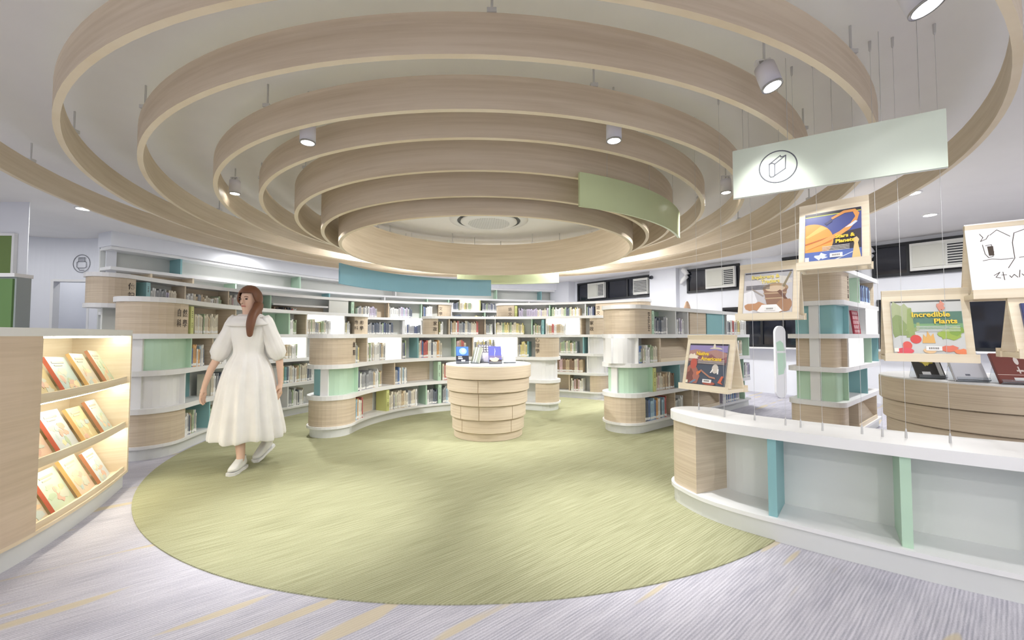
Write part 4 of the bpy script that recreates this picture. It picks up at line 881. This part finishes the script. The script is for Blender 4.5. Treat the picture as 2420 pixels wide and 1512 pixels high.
for k, z in enumerate(TIER):
    if k: strip(MB(), DP, T0, T1 - .03, z - .02, z, -.02, -.34).build('tier_shelf', M_PALE, dc)
    strip(MB(), DP, T0, T1 - .05, z, z + .035, -.012, -.024).build('tier_lip', M_PALE, dc)
    zt = (TIER[k + 1] - .02) if k < 2 else 1.195
    strip(MB(), DP, T0 + .01, T1 - .04, zt - .012, zt - .001, -.05, -.075).build('led_strip', M_STRIP, dc)
    n = 4; pitch = .275
    for j in range(n):
        t = T0 - .02 + .03 * k + pitch * j; p, nn, d = DP.at(t + .12)
        right = Vector((0, 0, 1)).cross(Vector((nn[0], nn[1], 0)))
        base = Vector((p[0] + nn[0] * -.05, p[1] + nn[1] * -.05, z + .001)) - right * .12
        up = Vector((-nn[0] * .5, -nn[1] * .5, 1)); m4 = frame_mtx(base, right, up)
        m4 = m4 @ Matrix.Rotation(R(7), 4, 'Y')
        rgb, cn = MAGC[(k * 2 + j) % 6]; hh = .255 + .012 * ((j + k) % 3)
        bk = slab_book('picture_book', '%s picture book, %s from the near end, %s tier of the lit cabinet' % (cn, ordinal(j + 1), ('bottom', 'middle', 'top')[k]), m4, .265, hh, .018, mat('magazine_%d_%d_%d' % rgb, rgb, .4), group='picture books in the lit cabinet')
        g = random.Random(k * 9 + j); pcs = []
        for q in range(9):
            c = g.choice([(186, 202, 172), (226, 200, 164), (206, 210, 192), (216, 180, 160), (192, 206, 202), (228, 220, 180)])
            pcs.append((c, blob(g.uniform(.2, .8), g.uniform(.12, .6), g.uniform(.05, .2), g.uniform(.04, .13), 12, wob=.35, seed=q + j * 3)))
        pcs += [((170, 164, 150), rect(.15, .82, .75, .87)), ((186, 180, 166), rect(.2, .75, .6, .78))]
        art(bk, m4, .265, hh, pcs)
        MB().box(-.0025, -.001, 0, hh, -.019, .0006, 0, m4).build('spine', mat('spine_%d' % (j % 3), [(168, 116, 84), (190, 104, 84), (202, 162, 104)][j % 3], .5), bk)

# ------------------------------------------------------------------ leaning oval board by the windows
ob = thing('oval_board', 'tall white rounded board with mint shapes standing by the window wall', 'board', (5.17, 8.0, 0))
pts = [(.14 * math.cos(a), .69 + .55 * (1 if math.sin(a) > 0 else -1) + .14 * math.sin(a)) for a in [2 * math.pi * k / 40 for k in range(40)]]
q = Matrix.Translation((5.15, 7.95, 0)) @ Matrix.Rotation(R(20), 4, 'Z') @ Matrix.Rotation(R(90), 4, 'X')
MB().prism(pts, -.02, .02, 0, q).build('panel', M_WHITE, ob)
MB().prism([(-.1, .9), (-.12, 1.06), (-.02, 1.1), (.06, 1.05), (.11, .9)], .02, .023, 0, q).build('mint_shape', M_MINT, ob)
MB().prism([(-.1, .86), (.12, .86), (.12, .6), (.06, .46), (-.08, .44)], .02, .023, 0, q).build('mint_shape', M_MINT, ob)

# ------------------------------------------------------------------ single pieces on the ENGLISH bookcase
EP = CASES['B3'][3]
q = on_path(EP, 1.5, .05, TOP[4]); cone = thing('wooden_cone', 'small brown wooden cone on top of the ENGLISH bookcase', 'ornament', q)
MB().lathe([(.06, q.z), (.058, q.z + .012)], q.x, q.y, 24).build('base', M_INK, cone)
MB().lathe([(.052, q.z + .012), (.04, q.z + .07), (.02, q.z + .125), (.004, q.z + .14)], q.x, q.y, 24).build('cone', wood('cone_wood', (196, 164, 140), (176, 142, 118)), cone, True)
def face_out(path, t, off, z, w, h, label, rgb, pieces, tilt=6):
    p, n, _ = path.at(t); right = Vector((0, 0, 1)).cross(Vector((n[0], n[1], 0)))
    m5 = frame_mtx(on_path(path, t, off, z + .001) - right * w / 2, right, Vector((-n[0] * math.tan(R(tilt)), -n[1] * math.tan(R(tilt)), 1)))
    bk = slab_book('picture_book', label, m5, w, h, .018, mat('cover_%d_%d_%d' % rgb, rgb, .4), group='face-out picture books'); art(bk, m5, w, h, pieces)
face_out(EP, -.02, .24, TOP[2], .13, .215, 'blue picture book with pale arch, face out on the ENGLISH bookcase', (104, 132, 186), [((200, 214, 220), blob(.55, .45, .25, .2, 16, 0, 180)), ((200, 214, 220), rect(.3, .05, .8, .46)), ((170, 186, 150), blob(.55, .16, .18, .1, 12, wob=.3))])
face_out(EP, .46, .22, TOP[2], .07, .24, 'narrow purple and white book standing on the sloped display', (96, 78, 120), [((214, 212, 216), rect(0, 0, 1, .6)), ((120, 112, 124), blob(.5, .4, .2, .08, 10)), ((120, 112, 124), blob(.5, .2, .25, .06, 10))], 20)
T5 = CASES['B5'][3]
face_out(T5, .62, .25, TOP[3], .3, .27, 'red and white lattice patterned book on the tall corner bookcase', (168, 62, 74), [((236, 226, 226), [(.1 + .16 * k, .06), (.16 + .16 * k, .06), (.06 + .16 * k + .1, .94), (.16 * k + .1, .94)]) for k in range(5)] + [((168, 62, 74), rect(0, .18 + .2 * k, 1, .22 + .2 * k)) for k in range(4)])

# ------------------------------------------------------------------ walking woman in white
PX, PY = -2.47, 3.88
pw = thing('person', 'woman with brown hair in a white dress and sneakers walking on the green carpet', 'person', (PX, PY, 0))
M_SKIN = mat('skin', (226, 190, 168), .5); M_HAIR = mat('brown_hair', (112, 74, 54), .5); M_DRESS = mottled('white_dress', (240, 238, 236), .03, .8, 8.0); M_SHOE = mottled('sneaker_white', (232, 232, 228), .03, .6, 20)
def skin_mesh(name, verts, edges, m, parent, root=0, sub=2):
    me = bpy.data.meshes.new(name); me.from_pydata([v[:3] for v in verts], edges, []); me.materials.append(m)
    o = bpy.data.objects.new(name, me); COL.objects.link(o)
    sk_ = o.modifiers.new('skin', 'SKIN'); sk_.use_smooth_shade = True
    for i, v in enumerate(verts):
        r = v[3] if isinstance(v[3], tuple) else (v[3], v[3]); me.skin_vertices[0].data[i].radius = r; me.skin_vertices[0].data[i].use_root = (i == root)
    ss = o.modifiers.new('sub', 'SUBSURF'); ss.levels = sub; ss.render_levels = sub
    adopt(o, parent); return o
V, E = [], []
def vtx(x, y, z, r, link=None):
    V.append((PX + x, PY + y, z, r)); i = len(V) - 1
    if link is not None: E.append((link, i))
    return i
pel = vtx(0, 0, .90, (.13, .10)); wa = vtx(0, 0, 1.04, (.105, .085), pel); ch = vtx(0, .01, 1.2, (.125, .095), wa); sh = vtx(0, .015, 1.33, (.10, .07), ch)
nk = vtx(0, .01, 1.40, .045, sh); jw = vtx(-.008, -.012, 1.465, (.056, .06), nk); fc = vtx(-.006, -.012, 1.52, (.068, .078), jw); cr = vtx(-.002, .002, 1.575, (.072, .084), fc); tp = vtx(0, .008, 1.62, (.05, .058), cr)
for sx, (ex, ey, ez), (hx, hy, hz) in ((-1, (-.27, -.03, .985), (-.335, -.10, .735)), (1, (.235, .09, .985), (.255, .09, .745))):
    s1 = vtx(sx * .135, .015, 1.325, .05, sh); s2 = vtx((sx * .135 + ex) / 2, ey / 2, 1.15, .04, s1); el = vtx(ex, ey, ez, .036, s2)
    fo = vtx((ex + hx) / 2, (ey + hy) / 2, (ez + hz) / 2 + .03, .032, el); wr = vtx(hx, hy, hz, .023, fo)
    pa = vtx(hx - sx * .002, hy - .01, hz - .045, (.03, .016), wr); kn = vtx(hx - sx * .004, hy - .016, hz - .085, (.034, .014), pa)
    for k, (fx, fl) in enumerate(((-.024, .055), (-.008, .066), (.009, .062), (.025, .05))):
        f1 = vtx(hx + .2 * fx, hy - .018 + fx, hz - .1, .009, kn); f2 = vtx(hx - sx * .006, hy - .026 + fx, hz - .1 - fl * .55, .008, f1); vtx(hx - sx * .018, hy - .024 + fx, hz - .1 - fl, .007, f2)
    t1_ = vtx(hx - sx * .012, hy - .04, hz - .05, .011, pa); vtx(hx - sx * .018, hy - .055, hz - .085, .009, t1_)
# her right foot leads (picture left), the other trails with its heel raised
for sx, kn_, an_ in ((-1, (-.03, -.12, .50), (.06, -.17, .105)), (1, (.07, .0, .50), (.075, .21, .16))):
    hp = vtx(sx * .075, 0, .86, .095, pel); th_ = vtx((sx * .075 + kn_[0]) / 2, kn_[1] / 2, .68, .078, hp); k_ = vtx(*kn_, .055, th_)
    ca = vtx(kn_[0] * .5 + an_[0] * .5, kn_[1] * .5 + an_[1] * .5 + .015, (kn_[2] + an_[2]) / 2 + .05, .052, k_); a_ = vtx(*an_, .034, ca)
    vtx(an_[0], an_[1] - .03, an_[2] - .04, .033, a_)
skin_mesh('body', V, E, M_SKIN, pw)
# face
fy = PY - .085
for sx in (-1, 1):
    MB().lathe([(.001, -.0125), (.009, -.009), (.0125, 0), (.009, .009), (.001, .0125)], 0, 0, 12, 0, True, Matrix.Translation((PX - .012 + sx * .03, fy + .004, 1.535)) @ Matrix.Diagonal((1, .6, .6, 1))).build('eye', mat('eye_dark', (52, 40, 36), .3), pw, True)
    MB().tube([(PX - .012 + sx * .016, fy - .004, 1.553), (PX - .012 + sx * .03, fy - .004, 1.558), (PX - .012 + sx * .045, fy + .006, 1.552)], .003, 6).build('eyebrow', M_HAIR, pw)
    MB().lathe([(.001, -.026), (.012, -.018), (.015, 0), (.012, .018), (.001, .026)], 0, 0, 12, 0, True, Matrix.Translation((PX - .004 + sx * .074, PY - .01, 1.52)) @ Matrix.Diagonal((.5, 1, 1, 1))).build('ear', M_SKIN, pw, True)
MB().tube([(PX - .012, fy - .004, 1.535), (PX - .012, fy - .014, 1.51), (PX - .012, fy - .02, 1.5), (PX - .012, fy - .006, 1.492)], [.005, .009, .012, .007], 10).build('nose', M_SKIN, pw, True)
MB().tube([(PX - .034, fy + .01, 1.468), (PX - .012, fy - .004, 1.468), (PX + .01, fy + .01, 1.468)], [.003, .007, .003], 8).build('lips', mat('lip', (190, 116, 108), .4), pw, True)
# hair: cap over the skull and a long lock over her left shoulder
b = MB(); V2, F2 = [], []; nu, nv = 24, 12
for i in range(nv + 1):
    f = i / nv
    for j in range(nu):
        a = 2 * math.pi * j / nu; front = max(0, -math.sin(a))            # -y side is the face
        low = R(66) if front > .55 else R(122) - R(36) * front
        ph = f * low; wv = 1 + .02 * math.sin(9 * a)
        V2.append((PX - .002 + .088 * wv * math.sin(ph) * math.cos(a), PY + .008 + .102 * wv * math.sin(ph) * math.sin(a), 1.545 + .115 * math.cos(ph)))
for i in range(nv):
    for j in range(nu): F2.append((i * nu + j, i * nu + (j + 1) % nu, (i + 1) * nu + (j + 1) % nu, (i + 1) * nu + j))
hr = obj('hair', V2, F2, M_HAIR, pw, None, True); sd = hr.modifiers.new('thick', 'SOLIDIFY'); sd.thickness = .012
skin_mesh('long_hair', [(PX + .055, PY + .05, 1.52, .045), (PX + .088, PY - .02, 1.45, .048), (PX + .10, PY - .115, 1.385, .042), (PX + .105, PY - .155, 1.29, .038), (PX + .10, PY - .15, 1.18, .022), (PX + .0, PY + .085, 1.5, .06), (PX - .01, PY + .095, 1.4, .065), (PX - .0, PY + .10, 1.28, .05), (PX, PY + .1, 1.2, .03)],
          [(0, 1), (1, 2), (2, 3), (3, 4), (0, 5), (5, 6), (6, 7), (7, 8)], M_HAIR, pw)
# dress: wide neckline, gathered waist, full pleated skirt
prof = [(1.385, .12, .085, 0), (1.35, .175, .105, 0), (1.28, .172, .118, .004), (1.2, .158, .125, .006), (1.1, .138, .108, .008), (1.035, .128, .102, .006), (1.0, .15, .122, .02), (.92, .19, .16, .04), (.8, .22, .19, .06), (.65, .245, .215, .075), (.48, .27, .24, .085), (.34, .292, .262, .095), (.26, .3, .272, .1), (.245, .29, .262, .1)]
V2, F2 = [], []; nu = 96
for z, rx, ry, am in prof:
    for j in range(nu):
        a = 2 * math.pi * j / nu; w_ = 1 + am * math.sin(14 * a + 2.2 * z) + .5 * am * math.sin(23 * a + 1)
        V2.append((PX + rx * w_ * math.cos(a), PY + .005 + ry * w_ * math.sin(a), z + (.012 * math.sin(5 * a) if z < .4 else 0)))
for i in range(len(prof) - 1):
    for j in range(nu): F2.append((i * nu + j, i * nu + (j + 1) % nu, (i + 1) * nu + (j + 1) % nu, (i + 1) * nu + j))
dr = obj('dress', V2, F2, M_DRESS, pw, None, True); sd = dr.modifiers.new('thick', 'SOLIDIFY'); sd.thickness = .006; sd.offset = 1
ss = dr.modifiers.new('sub', 'SUBSURF'); ss.levels = 1; ss.render_levels = 1
for sx, el in ((-1, (-.27, -.03, .985)), (1, (.235, .09, .985))):
    S = Vector((sx * .13, .01, 1.345)); Eb = Vector(el); V2, F2 = [], []; n1, n2 = 9, 28
    d = (Eb - S).normalized(); a_ = d.cross(Vector((0, 1, 0))).normalized(); b_ = d.cross(a_)
    for i, (f, r) in enumerate(((-.08, .045), (.02, .062), (.15, .068), (.35, .066), (.55, .07), (.75, .076), (.9, .072), (.98, .05), (1.04, .044))):
        c = S + (Eb - S) * f
        for j in range(n2):
            an = 2 * math.pi * j / n2; rr_ = r * (1 + .07 * math.sin(9 * an + f * 3)); p = c + (a_ * math.cos(an) + b_ * math.sin(an)) * rr_; V2.append((PX + p.x, PY + p.y, p.z))
    for i in range(n1 - 1):
        for j in range(n2): F2.append((i * n2 + j, i * n2 + (j + 1) % n2, (i + 1) * n2 + (j + 1) % n2, (i + 1) * n2 + j))
    sl = obj('sleeve', V2, F2, M_DRESS, pw, None, True); sd = sl.modifiers.new('thick', 'SOLIDIFY'); sd.thickness = .005; sd.offset = 1
# broad collar
V2, F2 = [], []
for r0, z in ((.058, 1.405), (.10, 1.395), (.165, 1.355), (.205, 1.31)):
    for j in range(40):
        a = 2 * math.pi * j / 40; V2.append((PX + r0 * (1 + .02 * math.sin(7 * a)) * math.cos(a), PY + .01 + r0 * .72 * math.sin(a), z - .03 * abs(math.sin(a)) * (r0 / .2)))
for i in range(3):
    for j in range(40): F2.append((i * 40 + j, i * 40 + (j + 1) % 40, (i + 1) * 40 + (j + 1) % 40, (i + 1) * 40 + j))
co = obj('collar', V2, F2, M_DRESS, pw, None, True); sd = co.modifiers.new('thick', 'SOLIDIFY'); sd.thickness = .006
# sneakers
def sneaker(cx, cy, cz, yaw, pitch):
    mt = Matrix.Translation((cx, cy, cz)) @ Matrix.Rotation(R(yaw), 4, 'Z') @ Matrix.Rotation(R(pitch), 4, 'X')
    out = lambda k, s: [(s * x, y) for x, y in k]
    sole = [(-.03, .1), (-.038, .04), (-.034, -.02), (-.046, -.09), (-.038, -.145), (0, -.165), (.036, -.145), (.044, -.09), (.034, -.02), (.038, .04), (.03, .1), (0, .112)]
    V3, F3 = [], []; n = len(sole)
    for z, s, sy in ((.022, .98, .98), (.045, .96, .95), (.062, .8, .9)):
        for x, y in sole: V3.append(mt @ Vector((x * s, y * sy, z + (.02 if y > 0 else 0) * (z > .04))))
    for z, s, y0 in ((.085, .62, .045), (.105, .5, .055)):
        for x, y in sole: V3.append(mt @ Vector((x * s * 1.25, y0 + y * s * .62, z + .012)))
    for i in range(4):
        for j in range(n): F3.append((i * n + j, i * n + (j + 1) % n, (i + 1) * n + (j + 1) % n, (i + 1) * n + j))
    F3 += [tuple(range(n))[::-1]]
    sh_ = obj('sneaker', V3, F3, M_SHOE, pw, None, True); q_ = sh_.modifiers.new('sub', 'SUBSURF'); q_.levels = 1; q_.render_levels = 1
    MB().prism(sole, 0, .024, 0, mt).build('sole', M_WHITE, sh_)
    for k in range(4): MB().tube([mt @ Vector((-.022, -.075 + .026 * k, .066 + .011 * k)), mt @ Vector((0, -.078 + .026 * k, .074 + .011 * k)), mt @ Vector((.022, -.075 + .026 * k, .066 + .011 * k))], .003, 6).build('lace', M_STICK, sh_)
sneaker(PX + .06, PY - .19, .006, 8, 0)
sneaker(PX + .075, PY + .18, .062, -8, 22)

flush_books()
